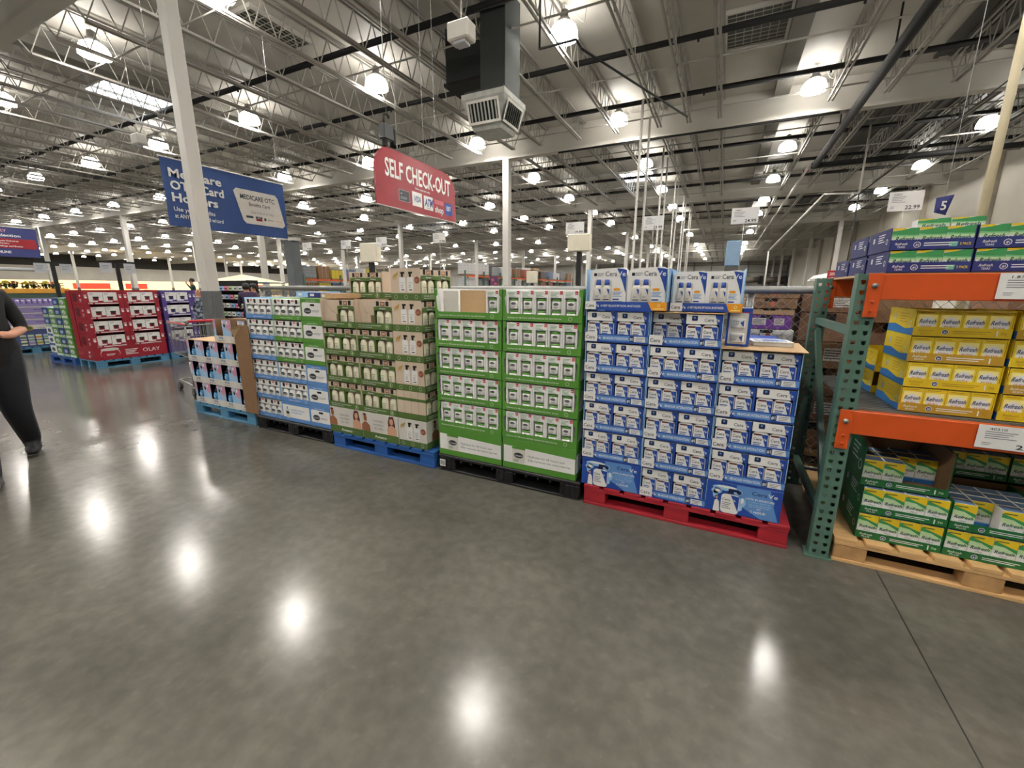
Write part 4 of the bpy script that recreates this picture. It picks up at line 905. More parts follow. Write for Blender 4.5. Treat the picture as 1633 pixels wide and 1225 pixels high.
# drops cartons
dgreen = P('dark green lettering', 20, 84, 60, var=0); dblue = P('dark blue lettering', 40, 56, 110, var=0)
def drop_pack(kind, W, H, D=0.07):
    def f_():
        r = empty('eye_drop_pack'); b = MB()
        base = {'g': white, 'b': white, 'y': pyellow}[kind]
        b.box(0, W, 0, D, 0, H, base, 0.001); f = F(b, (0, 0, 0))
        if kind == 'g':
            f.poly([(0, H*0.83), (W, H*0.6), (W, H), (0, H)], yellow); f.poly([(0, H*0.74), (W*0.5, H*0.7), (W, H*0.52), (W, H*0.66), (0, H*0.9)], mgreen, 0.001); f.poly([(0, H*0.55), (W, H*0.42), (W, H*0.58), (0, H*0.78)], lgreen, 0.0009)
            f.rect(0, 0, W, H*0.2, rblue, 0.0009); f.rect(0, H*0.17, W, H*0.21, lsky, 0.0012); f.rect(W*0.06, H*0.88, W*0.6, H*0.92, olive, 0.0014)
            f.text('Refresh', W/2, H*0.42, H*0.13, dgreen, W*0.82, 0.012, 'c', shear=0.25, off=0.0018); f.text('Plus', W/2, H*0.3, H*0.07, greyink, W*0.3, 0.0, 'c', shear=0.25)
            tp = F(b, (0, 0, H), (1, 0, 0), (0, 1, 0)); tp.rect(0.004, 0.004, W-0.004, D-0.004, P('blue grey card', 96, 120, 150))
        elif kind == 'b':
            f.rect(0, H*0.9, W*0.5, H, yellow); f.poly([(0, H*0.72), (W*0.3, H*0.68), (W, H*0.66), (W, H), (W*0.7, H), (W*0.35, H*0.9), (0, H*0.86)], mgreen, 0.001); f.poly([(0, H*0.52), (W, H*0.5), (W, H*0.68), (0, H*0.74)], lgreen, 0.0009); f.poly([(0, H*0.62), (W, H*0.6), (W, H*0.68), (0, H*0.74)], P('mid green ink', 120, 184, 130, var=0), 0.00095); f.rect(0, 0, W, H*0.12, lsky)
            f.text('Refresh', W/2, H*0.36, H*0.24, dgreen, W*0.72, 0.012, 'c', shear=0.25, off=0.0018); f.text('TEARS', W/2, H*0.2, H*0.1, dblue, W*0.24, 0.0, 'c')
            tp = F(b, (0, 0, H), (1, 0, 0), (0, 1, 0)); tp.rect(0.002, 0.002, W-0.002, D-0.002, mgreen)
        else:
            f.rect(0, H*0.84, W, H, yellow); f.rect(0, 0, W*0.08, H*0.84, yellow, 0.0008); f.rect(W*0.92, 0, W, H*0.84, yellow, 0.0008); f.ell(W/2, H*0.45, W*0.36, H*0.3, white, 0.0009)
            f.lines(W*0.15, H*0.95, W*0.6, 1, 0.01, 0.004, gold, 0.0012)
            f.text('Refresh', W/2, H*0.48, H*0.18, dblue, W*0.74, 0.012, 'c', shear=0.25, off=0.0018); f.text('RELIEVA', W/2, H*0.3, H*0.1, P('rust lettering', 180, 90, 40, var=0), W*0.46, 0.01, 'c'); f.rect(0, 0, W, H*0.1, lgrey, 0.001)
        b.build('carton', r); return r
    return f_
def drop_lip(name, wm):
    def pr(b, f, w_, h):
        f.text('Refresh', 0.02, h*0.5, h*0.26, wm, w_*0.15, 0.01, shear=0.25); f.text(name, 0.03, h*0.2, h*0.2, wm, w_*0.1, 0.01)
        f.ell(w_*0.34, h*0.5, h*0.3, h*0.3, white); f.ell(w_*0.34, h*0.5, h*0.24, h*0.24, rnavy, 0.0012); f.text('#1', w_*0.34, h*0.38, h*0.24, white, h*0.26, 0.02, 'c', off=0.0018)
        f.lines(w_*0.42, h*0.68, w_*0.38, 2, h*0.22, h*0.09, wm); 
        if name == 'TEARS': f.text('5 PACK', w_*0.84, h*0.36, h*0.26, yellow, w_*0.13, 0.02); f.poly([(w_*0.72, h*0.25), (w_*0.81, h*0.25), (w_*0.82, h*0.7), (w_*0.71, h*0.7)], teal)
        else: f.rrect(w_*0.85, h*0.2, w_*0.865, h*0.8, 0.002, white); f.text('70', w_*0.89, h*0.36, h*0.28, lgreen if name == 'PLUS' else gold, w_*0.06, 0.02)
        n = int(w_/0.011)      # saw-tooth edge
        for i in range(n): f.poly([(i*w_/n, h-0.0002), ((i+1)*w_/n, h-0.0002), ((i+0.5)*w_/n, h+0.003)], wm if name == 'zz' else f.lipm, 0.0002)
    return pr
def lipf(name, wm, lm):
    p_ = drop_lip(name, wm)
    def g_(b, f, w_, h): f.lipm = lm; p_(b, f, w_, h)
    return g_
def drop_side(c1, c2):
    def sd(f, d_, h):
        f.rect(0, 0, d_, h, c1, 0.0004)
        if c2: f.poly([(0, 0), (d_, 0), (d_, h*0.3), (d_*0.7, h*0.22), (d_*0.3, h*0.36), (0, h*0.3)], c2)
        f.lines(d_*0.45, h*0.82, d_*0.3, 4, h*0.11, h*0.035, white if not c2 else gold); f.rect(d_*0.2, h*0.5, d_*0.28, h*0.75, lgrey); f.ring(d_*0.87, h*0.42, h*0.13, h*0.035, white, 0.0012)
    return sd
tb = tray(0.302, 0.34, 0.104, 0.046, rnavy, rnavy, rnavy, lipf('TEARS', white, rnavy), drop_side(P('navy carton side', 26, 34, 88, 0.7), None))
ty = tray(0.352, 0.36, 0.129, 0.044, yellow, gold, yellow, lipf('RELIEVA', white, gold), drop_side(yellow, rblue)); ty2 = tray(0.352, 0.36, 0.129, 0.044, yellow, yellow, yellow, lipf('RELIEVA', gold, yellow), drop_side(yellow, rblue))
tg = tray(0.362, 0.4, 0.152, 0.042, rgreen, rgreen, kraftd, lipf('PLUS', white, rgreen), drop_side(rgreen, None))
tgt = tray(0.362, 0.4, 0.24, 0.042, rgreen, rgreen, kraftd, lipf('PLUS', white, rgreen), drop_side(rgreen, None))
tgt0 = tgt
def tgt():
    r = tgt0(); b = MB(); b.box(0.3555, 0.3585, 0.006, 0.394, 0.006, 0.236, kraftd); b.build('inner_panel', r); return r
pb_, py_, pg_ = drop_pack('b', 0.0975, 0.096), drop_pack('y', 0.084, 0.118), drop_pack('g', 0.087, 0.138)
CN = ['first', 'second', 'third', 'fourth', 'fifth']
for row, y in enumerate((2.735, 3.09)):
    for k in range(2):
        for c in range(3):
            z = 1.586+0.1045*k; x = 0.706-0.006*k+c*0.308-row*0.004
            if row == 1 and c > 1: continue
            wh = '%s layer, %s from left on the upper shelf' % (['lower', 'upper'][k], CN[c])
            spawn('tb', tb, (x, y, z), ('navy lipped drop tray, ' if row == 0 else 'rear navy drop tray, ')+wh, 'tray', 'navy drop trays')
            if row == 0:
                for i in range(3): spawn('pb_', pb_, (x+0.004+i*0.0985, y+0.004, z+0.0055), '%s green topped drop pack, %s' % (CN[i], wh), 'drop pack', 'green topped drop packs')
spawn('tb', tb, (0.70, 3.46, 1.586), 'single navy drop tray at the rear left of the upper shelf', 'tray')
for i in range(2): spawn('ps_', drop_pack('b', 0.125, 0.062, 0.08), (0.86+i*0.13, 2.98, 1.586+0.209+0.001), '%s small green and white pack lying on top of the navy trays' % ['left', 'right'][i], 'drop pack')
for c in range(4):
    for k in range(4):
        z = 0.892+0.1295*k; x = 0.872-0.003*k+c*0.368+(0.004 if k % 2 else 0)
        wh = '%s level, %s column of the yellow drops' % (ORD[k], CN[c])
        if c < 2:
            i_ = (k+c) % 2
            spawn('ty%d' % i_, (ty, ty2)[i_], (x, 2.775, z), '%s drop tray, %s' % (['gold', 'bright yellow'][i_], wh), 'tray', 'yellow drop trays')
            for i in range(4): spawn('py_', py_, (x+0.006+i*0.0855, 2.779, z+0.0055), '%s yellow drop pack, %s' % (CN[i], wh), 'drop pack', 'yellow drop packs')
for k in range(2): spawn('ty1', ty2, (0.862, 3.2, 0.892+0.1295*k), 'rear yellow and blue drop tray, %s of two behind the near ones' % ['lower', 'upper'][k], 'tray', 'rear yellow trays')
for c in range(3):
    for k in range(2):
        z = 0.1455+0.1525*k; x = 0.80+c*0.367; 
        wh = '%s layer, %s tray on the bare wooden pallet' % (['lower', 'upper'][k], CN[c])
        spawn('tg', tg, (x, 2.76, z), 'bottle green drop tray, '+wh, 'tray', 'bottle green drop trays')
        for i in range(4):
            if c == 1 and k == 1 and i == 1: continue
            spawn('pg_', pg_, (x+0.004+i*0.0885, 2.764, z+0.0055), '%s green drop pack, %s' % (CN[i], wh), 'drop pack', 'green drop packs')
        if c == 1 and k == 1:
            for q in range(3):
                for i in range(4): spawn('pg_', pg_, (x+0.004+i*0.0885, 2.764+0.072*(q+1), z+0.0055), '%s green drop pack in row %s of the half emptied tray' % (CN[i], ['two', 'three', 'four'][q]), 'drop pack', 'packs in the half emptied tray')
spawn('tgt', tgt, (0.785, 2.785, 0.1455+0.305), 'tall opened green carton on top at the left of the wooden pallet', 'tray')
for q in range(3):
    for i in range(4):
        if q == 0 and i > 1: continue
        spawn('pg_', pg_, (0.789+i*0.0885, 2.80+q*0.085+(0.05 if i > 1 else 0), 0.1455+0.3105), '%s green drop pack of the %s row inside the opened carton' % (CN[i], ['front', 'second', 'back'][q]), 'drop pack', 'packs in the opened carton')
for c in range(3):
    for k in range(3):
        spawn('tg', tg, (0.80+c*0.367, 3.18, 0.1455+0.1525*k), 'rear green drop tray, %s layer, %s from left behind the near ones' % (ORD[k], CN[c]), 'tray', 'rear green trays')
        if k == 2:
            for i in range(4): spawn('pg_', pg_, (0.804+c*0.367+i*0.0885, 3.184, 0.1455+0.1525*2+0.0055), '%s green drop pack in the %s rear tray' % (CN[i], CN[c]), 'drop pack', 'packs in the rear trays')
# ------------------------------------------------------------------ price cards
serif = ink
def card(W, H, code, price, name='price_card'):
    b = MB(); b.box(0, W, 0, 0.0015, 0, H, white); f = F(b, (0, 0, 0))
    f.text(code, W*0.14, H*0.8, H*0.11, ink, W*0.22, 0); f.lines(W*0.1, H*0.74, W*0.4, 4, H*0.09, H*0.03, greyink); f.lines(W*0.08, H*0.25, W*0.12, 2, H*0.08, H*0.025, greyink)
    f.text(price, W*0.93, H*0.08, H*0.2, black, W*0.42, 0.012, 'r')
    return b.build(name)
o = card(0.27, 0.112, '40310', '22.99'); o.location = (1.145, RY-0.02, 0.775); tag(o, 'white 22.99 price card on the lower orange beam', 'price card')
o = card(0.27, 0.112, '1.87/u', '10.99'); o.location = (1.088, RY-0.02, 1.465); tag(o, 'white price card on the upper orange beam', 'price card')
FY = 3.95
for (x, z, w_, h, code, pr, l) in ((0.96, 2.035, 0.185, 0.125, '1520310', '22.99', 'white hanging price card reading 22.99 above the rack'), (-0.008, 2.01, 0.19, 0.118, '1968672', '24.99', 'white hanging price card reading 24.99 over the sun lotion packs'), (-0.685, 2.0, 0.168, 0.113, '1350764', '23.99', 'white hanging price card reading 23.99 between the checkout poles'),
        (-1.39, 2.0, 0.176, 0.105, '1442207', '19.99', 'white hanging price card reading 19.99 in front of the pale box'), (-2.92, 1.985, 0.165, 0.105, '1390412', '19.98', 'white price card just right of the distant column, under the red sign'), (-3.745, 1.98, 0.165, 0.105, '1280433', '29.99', 'white price card right of the left pale box'), (-4.32, 1.975, 0.165, 0.1, '1180221', '29.99', 'white price card left of the left pale box'), (-5.02, 1.98, 0.17, 0.095, '1070115', '9.99', 'leftmost white price card beside the blue banner')):
    r = empty('price_card', (x, FY, z)); o = card(w_, h, code, pr, 'card'); o.parent = r
    b = MB(); b.tube((w_*0.5, 0.01, -(z-1.51)), (w_*0.5, 0.01, h*0.9), 0.003, P('clear rod', 170, 170, 165, 0.2, var=0), 6); b.build('rod', r); tag(r, l, 'price card')
# ------------------------------------------------------------------ chain-link fence
r = empty('chain_link_fence', (0, FY, 0)); X0, X1 = -6.0, 9.6
b = MB(); b.tube((X0, 0.0, 1.5), (X1, 0.0, 1.5), 0.03, steel, 10); b.build('top_rail', r)
b = MB(); b.tube((X0, 0.0, 0.08), (X1, 0.0, 0.08), 0.012, steel, 6); b.build('bottom_rail', r)
for k in range(6):
    b = MB(); b.tube((X0+k*3.1, 0.03, 0), (X0+k*3.1, 0.03, 1.52), 0.028, steel, 10); b.build('post', r)
b = MB(); pitch = 0.075; Hf = 1.5; n = int((X1-X0+Hf)/pitch)
for i in range(n):
    x = X0-Hf+i*pitch
    for s in (1, -1):
        a = (x, 0.0); 
        xa, xb = x, x+Hf
        t0 = max(0, (X0-xa)/Hf); t1 = min(1, (X1-xa)/Hf)
        if t1 <= t0: continue
        za, zb = (t0*Hf+0.04, t1*Hf+0.04) if s == 1 else (Hf-t0*Hf+0.04, Hf-t1*Hf+0.04)
        b.tube((xa+t0*Hf, -0.026*0.2+s*0.0025, za), (xa+t1*Hf, -0.026*0.2+s*0.0025, zb), 0.0022, steel, 4, cap=False)
b.build('wire_mesh', r); tag(r, 'galvanised chain-link fence behind the row of pallets', 'fence')
# produce cartons behind the fence
def pcarton(W, H, D, mt, text=None, tm=None, lab_=None, notch=True):
    r = empty('produce_carton'); b = MB(); b.box(0, W, 0, D, 0, H, mt, 0.003); f = F(b, (0, 0, 0))
    if notch: f.rrect(W*0.38, H*0.72, W*0.62, H*0.99, 0.004, dkhole)
    if text: f.text(text[0], W*0.42, H*0.3, H*0.35, tm, W*0.2, 0.006, 'r'); f.text(text[1], W*0.66, H*0.3, H*0.35, tm, W*0.16, 0.006); f.ell(W*0.54, H*0.5, H*0.2, H*0.26, P('tomato ink', 190, 90, 70), 0.0012)
    if lab_:
        for (a0, a1) in lab_: f.rect(W*a0, H*0.3, W*a1, H*0.8, offw, 0.001); f.lines(W*a0+0.006, H*0.72, W*(a1-a0)-0.014, 4, H*0.1, H*0.04, ink, 0.0014)
    b.build('carton', r)
    b = MB(); b.box(0.0, 0.012, 0.0, 0.012, H, H+0.004, mt); b.build('corner_tab', r)
    return r
violet = P('purple carton', 104, 56, 140)
o = pcarton(0.385, 0.082, 0.5, kraftd, ('GEM', 'PAC'), ink); o.location = (0.185, 4.25, 1.432); tag(o, 'top brown produce carton reading GEM PAC behind the fence', 'produce carton')
o = pcarton(0.385, 0.082, 0.5, kraftd, ('GEM', 'PAC'), ink); o.location = (0.175, 4.24, 1.346); tag(o, 'second brown GEM PAC produce carton behind the fence', 'produce carton')
o = pcarton(0.37, 0.05, 0.5, kraft); o.location = (0.18, 4.25, 1.292); tag(o, 'thin tan carton above the purple one behind the fence', 'produce carton')
o = pcarton(0.37, 0.115, 0.5, violet, None, None, ((0.22, 0.5), (0.66, 0.86))); o.location = (0.165, 4.23, 1.172); tag(o, 'purple produce carton with white labels behind the fence', 'produce carton')
o = pcarton(0.4, 0.1, 0.5, white, ('GIA', 'VANTE'), ink); o.location = (0.16, 4.22, 1.066); tag(o, 'white produce carton printed with fruit behind the fence', 'produce carton')
for k in range(7):
    o = pcarton(0.4, 0.122, 0.5, kraftd if k % 2 else kraft); o.location = (0.17, 4.24, 0.15+0.1285*k); tag(o, 'plain cardboard produce carton low in the stack behind the fence, %s from the floor' % (ORD)[k], 'produce carton')
darkk = P('weathered cardboard', 120, 90, 68, 0.85, var=0.15, scale=8)
for c in range(6):
    hs = [0.24, 0.22, 0.25, 0.22, 0.24, 0.15] if c % 2 == 0 else [0.2, 0.24, 0.2, 0.22, 0.24, 0.2]
    z = 0.15
    for k in range(6):
        if k == 5 and c in (2, 4): continue
        o = pcarton(0.40, hs[k]-0.005, 0.55, darkk if (k+c) % 3 else kraftd, None, None, ((0.5, 0.85),) if (k+c) % 2 else None, notch=k % 2 == 0); o.location = (0.60+0.415*c, 4.27+0.03*((k*7+c) % 3), z); z += hs[k]
        tag(o, 'weathered brown produce carton, %s level, %s stack right of the purple carton' % (ORD[k], ['first', 'second', 'third', 'fourth', 'fifth', 'sixth'][c]), 'produce carton', 'weathered produce cartons')
for i in range(3): spawn('pw', None, (0.15+i*1.02, 4.18, 0), 'wooden pallet under the produce cartons behind the fence, %s from left' % CN[i], 'pallet', scale=(0.8, 0.7, 1))
# ------------------------------------------------------------------ signs overhead
cred = P('sign red', 146, 30, 44, 0.25); cblue = P('banner blue', 32, 70, 134, 0.5); bnavy = P('banner navy', 44, 52, 110, 0.5)
def cablepair(r, ys, z0, x=0.0, top=ZC-1.5):
    for y in ys:
        b = MB(); b.tube((x, y, z0), (x, y, top), 0.004, steel, 5); b.build('hanging_cable', r)
r = empty('self_checkout_sign', (-5.0, 5.35, 2.8))
b = MB(); L = 2.2; pts = [(0, 0), (L, 0), (L, 0.5)]
for t in range(0, 91, 10): a = math.radians(t); pts.append((L-0.42+0.42*math.cos(a), 0.5+0.36*math.sin(a)))
for t in range(90, 181, 10): a = math.radians(t); pts.append((0.34+0.34*math.cos(a), 0.52+0.36*math.sin(a)))
n = len(pts); vs_ = [(0.0, y, z) for y, z in pts]+[(-0.03, y, z) for y, z in pts]
b.add(vs_, [tuple(range(n)), tuple(range(2*n-1, n-1, -1))]+[((k+1) % n, k, n+k, n+(k+1) % n) for k in range(n)], cred)
f = F(b, (0, 0, 0), (0, 1, 0)); f.k = 3
f.text('SELF CHECK-OUT', 0.22, 0.46, 0.27, white, 1.8, 0.02)
f.text('Select payments only', 0.95, 0.385, 0.035, white, 0.42, 0.01)
f.rrect(0.52, 0.13, 0.8, 0.31, 0.015, lgrey); f.rrect(0.53, 0.137, 0.79, 0.303, 0.012, P('charcoal ink', 58, 60, 66, var=0), 0.0026); f.ell(0.58, 0.25, 0.018, 0.014, lgrey, 0.0032); f.lines(0.56, 0.2, 0.17, 2, 0.022, 0.008, lgrey, 0.0032)
f.rect(0.86, 0.11, 1.13, 0.34, white); f.text('VISA', 0.995, 0.18, 0.1, P('visa blue ink', 30, 56, 130, var=0), 0.2, 0.02, 'c', shear=0.15, off=0.0034)
f.rect(1.18, 0.1, 1.45, 0.33, white); f.text('ATM', 1.315, 0.16, 0.13, P('visa blue ink'), 0.23, 0.03, 'c', shear=0.15, off=0.0034); f.lines(1.25, 0.135, 0.12, 1, 0.01, 0.01, greyink, 0.0034)
f.rect(1.5, 0.24, 1.78, 0.32, P('dull rose sign', 196, 96, 110, var=0)); f.text('shop', 1.64, 0.1, 0.11, white, 0.27, 0.03, 'c', off=0.0034)
f.rect(1.83, 0.1, 2.08, 0.31, royal); f.text('EBT', 1.955, 0.18, 0.08, white, 0.15, 0.02, 'c', off=0.0034)
b.build('panel', r)
b = MB(); b.box(-0.034, 0.004, 0.0, L, -0.012, 0.0, wpaint); b.build('edge_strip', r); cablepair(r, (0.55, 1.25, 1.6), 0.86, -0.015, 3.95)
tag(r, 'red hanging SELF CHECK-OUT sign with rounded top corners', 'sign')
r = empty('chain_hoist', (-5.06, 5.72, 3.70)); b = MB(); b.box(-0.06, 0.06, -0.11, 0.11, 0.1, 0.32, P('hoist housing', 44, 50, 52, 0.4), 0.012); b.box(-0.05, 0.05, 0.115, 0.17, 0.06, 0.3, dark, 0.01); b.build('motor', r)
b = MB(); b.path([(0, -0.05, 0.32), (0, -0.05, 0.44), (0, 0.02, 0.5), (0, 0.08, 0.44)], 0.018, dark, 8); b.build('hook', r); b = MB(); b.tube((0, 0.02, 0.5), (0, 0.02, 3.0), 0.006, steel, 6); b.build('chain', r); b = MB(); b.box(-0.03, 0.03, -0.08, -0.02, 0.0, 0.1, dark, 0.006); b.build('bracket', r)
tag(r, 'dark chain hoist hanging right above the red sign', 'hoist')
r = empty('medicare_banner', (-9.3, 4.55, 2.62)); r.name = 'blue_banner'
b = MB(); L, H = 2.4, 1.18; nx, nz = 14, 6
def wav(y, z): return 0.02*math.sin(y*5+z*3)*math.sin(z/H*PI)
vs_ = [(wav(L*i/nx, H*j/nz), L*i/nx, H*j/nz) for j in range(nz+1) for i in range(nx+1)]
b.add(vs_, [(j*(nx+1)+i, j*(nx+1)+i+1, (j+1)*(nx+1)+i+1, (j+1)*(nx+1)+i) for j in range(nz) for i in range(nx)], cblue, True)
f = F(b, (0.024, 0, 0), (0, 1, 0)); f.k = 3
f.text('Medicare', 0.1, 0.86, 0.15, white, 0.92, 0.03); f.text('OTC Card', 0.1, 0.65, 0.15, white, 0.94, 0.03); f.text('Holders', 0.1, 0.44, 0.15, white, 0.8, 0.03); f.text('Use your benefits', 0.1, 0.27, 0.075, white, 0.72, 0.012); f.text('at ANY checkstand w/card', 0.1, 0.15, 0.075, white, 0.86, 0.012)
f.poly([(1.38, 0.28), (1.44, 0.22), (2.28, 0.22), (2.34, 0.28), (2.22, 0.84), (2.16, 0.9), (1.3, 0.9), (1.24, 0.84)], offw); f.text('MEDICARE OTC', 1.75, 0.71, 0.095, ink, 0.76, 0.02, 'c', off=0.004); f.text('Benefits Card', 1.77, 0.59, 0.07, ink, 0.46, 0.012, 'c', off=0.004); f.text('1234 5678 0910 1983', 1.82, 0.44, 0.05, greyink, 0.52, 0.006, 'c', off=0.004)
f.rect(1.45, 0.34, 1.6, 0.385, ink, 0.004); f.rect(1.66, 0.34, 1.8, 0.39, black, 0.004); f.rect(1.66, 0.3, 1.8, 0.338, cred, 0.004); f.text('OTC', 1.73, 0.35, 0.028, white, 0.08, 0.01, 'c', off=0.005); f.ell(1.87, 0.35, 0.028, 0.034, ink, 0.004); f.text('&more', 1.93, 0.335, 0.035, ink, 0.14, 0.01, off=0.004); f.text('Solring', 2.1, 0.335, 0.04, orange, 0.17, 0.01, off=0.004)
b.build('cloth', r)
b = MB(); b.tube((0, -0.02, H), (0, L+0.02, H), 0.012, wpaint, 8); b.build('top_bar', r); cablepair(r, (0.1, 2.3), H, 0.0, 4.1)
tag(r, 'blue Medicare OTC banner hanging behind the near white column', 'banner')
r = empty('navy_banner', (-22.0, 3.6, 2.5)); b = MB(); b.box(-0.01, 0.0, 0, 2.95, 0, 0.98, bnavy); f = F(b, (0, 0, 0), (0, 1, 0)); f.k = 8
f.rect(0, 0.28, 2.9, 0.6, cred); f.text('BAKERY', 2.25, 0.8, 0.1, P('pale rose ink'), 0.5, 0.02, 'r'); f.text('Seasonal and Floral Selection', 2.55, 0.66, 0.09, white, 1.9, 0.02, 'r')
for i, t in enumerate(('- Bouquets Delivered', '- Bulk Orders', '- Weddings and Events')): f.text(t, 1.85, 0.5-0.085*i, 0.05, white, [0.62, 0.4, 0.7][i], 0.01, off=0.012)
f.text('SHOP ONLINE', 2.25, 0.12, 0.08, white, 0.7, 0.02, 'r')
b.build('cloth', r); b = MB(); b.tube((0, 0, 0.98), (0, 2.95, 0.98), 0.02, wpaint, 6); b.build('top_bar', r); cablepair(r, (0.3, 2.6), 0.98, 0, 4.2); tag(r, 'navy and red floral banner at the far left edge', 'banner')
r = empty('aisle_flag', (1.84, 6.0, 2.25)); b = MB(); b.add([(0, 0, 0.03), (0.1, 0.02, 0), (0.13, 0, 0.19), (0.0, 0.01, 0.17), (0, 0.006, 0.03), (0.1, 0.026, 0), (0.13, 0.006, 0.19), (0.0, 0.016, 0.17)], [(0, 1, 2, 3), (7, 6, 5, 4), (0, 4, 5, 1), (1, 5, 6, 2), (2, 6, 7, 3), (3, 7, 4, 0)], rnavy); F(b, (0, -0.004, 0)).text('5', 0.04, 0.05, 0.085, white, 0.045, 0.02); b.build('cloth', r); b = MB(); b.tube((0.065, 0.01, 0.17), (0.065, 0.01, 4.5), 0.003, steel, 5); b.build('cord', r); tag(r, 'small navy aisle flag with a white 5 above the rack', 'flag')
# pale boxes on dark posts behind the fence
for (x, z0, z1, w_, y, l) in ((-4.48, 1.84, 2.09, 0.3, 4.4, 'pale boxy lane light on a dark post behind the beige stack'), (-1.53, 1.885, 2.06, 0.235, 4.4, 'pale boxy lane light on a dark post behind the green stack'), (-3.72, 1.62, 1.86, 0.22, 8.2, 'small pale lane light on a dark post farther behind the fence')):
    r = empty('lane_light', (x, y, 0)); b = MB(); b.box(0, w_, 0, 0.1, z0, z1, P('frosted lane light', 226, 220, 200, 0.5), 0.01); b.build('light_box', r); b = MB(); b.box(w_*0.42, w_*0.62, 0.03, 0.08, 0, z0-0.001, plast); b.build('post', r); tag(r, l, 'lane light')
for (x, y, k) in ((-13.3, 4.1, 0), (-11.75, 4.62, 1)):
    r = empty('sign_stand', (x, y, 0)); b = MB(); b.box(-0.03, 0.03, -0.03, 0.03, 0, 2.02, plast); b.build('post', r); b = MB(); b.box(-0.02, 0.02, -0.3, 0.32, 2.0, 2.04, plast); b.build('crossbar', r)
    for s in (-1, 1):
        b = MB(); b.box(0.03, 0.034, s*0.2-0.1, s*0.2+0.1, 1.8, 2.0, lgrey); F(b, (0.034, s*0.2-0.1, 1.8), (0, 1, 0)).lines(0.03, 0.15, 0.12, 3, 0.03, 0.01, greyink); b.build('card', r)
    tag(r, 'dark T-shaped sign stand with grey cards behind the %s' % ['green and navy cartons', 'crimson display'][k], 'sign stand')
# ------------------------------------------------------------------ ceiling equipment
duct = P('grey green duct', 52, 57, 56, 0.9, scale=3); gal = P('galvanised diffuser', 168, 170, 164, 0.4, metal=0.4, var=0.15)
r = empty('air_diffuser', (-4.95, 9.1, 4.85))
b = MB(); a, t = 0.33, 0.52; vs_ = [(-a, -a, 0), (a, -a, 0), (a, a, 0), (-a, a, 0), (-t, -t, 0.58), (t, -t, 0.58), (t, t, 0.58), (-t, t, 0.58), (-t, -t, 0.68), (t, -t, 0.68), (t, t, 0.68), (-t, t, 0.68)]
b.add(vs_, [(3,2,1,0),(0,1,5,4),(1,2,6,5),(2,3,7,6),(3,0,4,7),(4,5,9,8),(5,6,10,9),(6,7,11,10),(7,4,8,11),(8,9,10,11)], gal); b.build('diffuser_box', r)
b = MB(); b.box(-0.17, 0.42, -0.3, 0.42, 0.68, 2.6, duct, 0.01); b.box(-0.47, 0.47, -0.47, 0.47, 0.68, 0.74, duct); b.build('duct', r)
for q, (u, nrm) in enumerate((((1, 0, 0), (0, -1, 0)), ((0, 1, 0), (1, 0, 0)))):
    U = Vector(u); N = Vector(nrm); base = N*(a+0.06)+Vector((0, 0, 0.14)); V = (N*(t-a)+Vector((0, 0, 0.58))).normalized()
    b = MB(); f = F(b, base, U, V); f.k = 8; w2 = 0.36; f.n = U.cross(V)
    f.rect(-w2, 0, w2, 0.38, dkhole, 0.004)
    for (x0, y0, x1, y1) in ((-w2-0.03, -0.03, w2+0.03, 0.02), (-w2-0.03, 0.36, w2+0.03, 0.41), (-w2-0.03, 0, -w2+0.02, 0.4), (w2-0.02, 0, w2+0.03, 0.4)): f.rect(x0, y0, x1, y1, P('bright grille trim', 214, 212, 204), 0.03)
    for k in range(8):
        x = -w2+0.06+k*(2*w2-0.12)/7
        p = [f.pt(x-0.012, 0.02, 0.03), f.pt(x+0.012, 0.02, 0.0), f.pt(x+0.012, 0.37, 0.0), f.pt(x-0.012, 0.37, 0.03), f.pt(x-0.018, 0.02, 0.028), f.pt(x+0.006, 0.02, -0.002), f.pt(x+0.006, 0.37, -0.002), f.pt(x-0.018, 0.37, 0.028)]
        b.add(p, [(0, 1, 2, 3), (7, 6, 5, 4), (0, 3, 7, 4), (1, 5, 6, 2)], gal)
    b.build('louvre_grille', r)
tag(r, 'boxy ceiling air diffuser with louvred grilles on a grey duct', 'air diffuser')
b = MB(); b.box(-6.55, -5.35, 9.6, 11.1, 6.3, 7.49, duct, 0.02); b.box(-6.58, -5.32, 9.55, 11.15, 6.25, 6.32, dark); tag(b.build('return_duct'), 'dark return duct left of the air diffuser', 'duct')
r = empty('access_point', (-3.8, 6.0, 5.0)); r.name = 'ceiling_speaker'; b = MB(); b.box(-0.18, 0.18, -0.12, 0.12, 0, 0.24, wpaint, 0.02); b.build('housing', r); b = MB(); b.box(-0.1, 0.1, -0.08, 0.08, -0.04, 0, lgrey, 0.005); b.build('base', r); b = MB(); b.tube((0, 0, 0.24), (0, 0, 1.72), 0.01, wpaint, 6); b.build('rod', r); tag(r, 'white box speaker hung from a joist left of the air diffuser', 'speaker')
r = empty('ceiling_speaker', (-13.0, 6.0, 4.8)); b = MB(); b.box(-0.16, 0.16, -0.1, 0.1, 0.05, 0.28, wpaint, 0.02); b.build('housing', r); b = MB(); b.lathe([(0.06, 0), (0.07, 0.05)], (0, 0, 0), lgrey, 10); b.build('base', r); b = MB(); b.tube((0, 0, 0.28), (0, 0, 1.9), 0.01, wpaint, 6); b.build('rod', r); tag(r, 'small white box speaker hung above the blue banner', 'speaker')
for k in range(5):
    for s in range(2):
        y = 13.6+4.65*k+1.32*s
        b = MB(); b.box(-2.63, -2.57, y-0.03, y+0.03, 0.0, 6.75, wpaint); tag(b.build('power_pole'), 'slim white checkout power pole reaching up to the joists', 'power pole', 'checkout power poles')
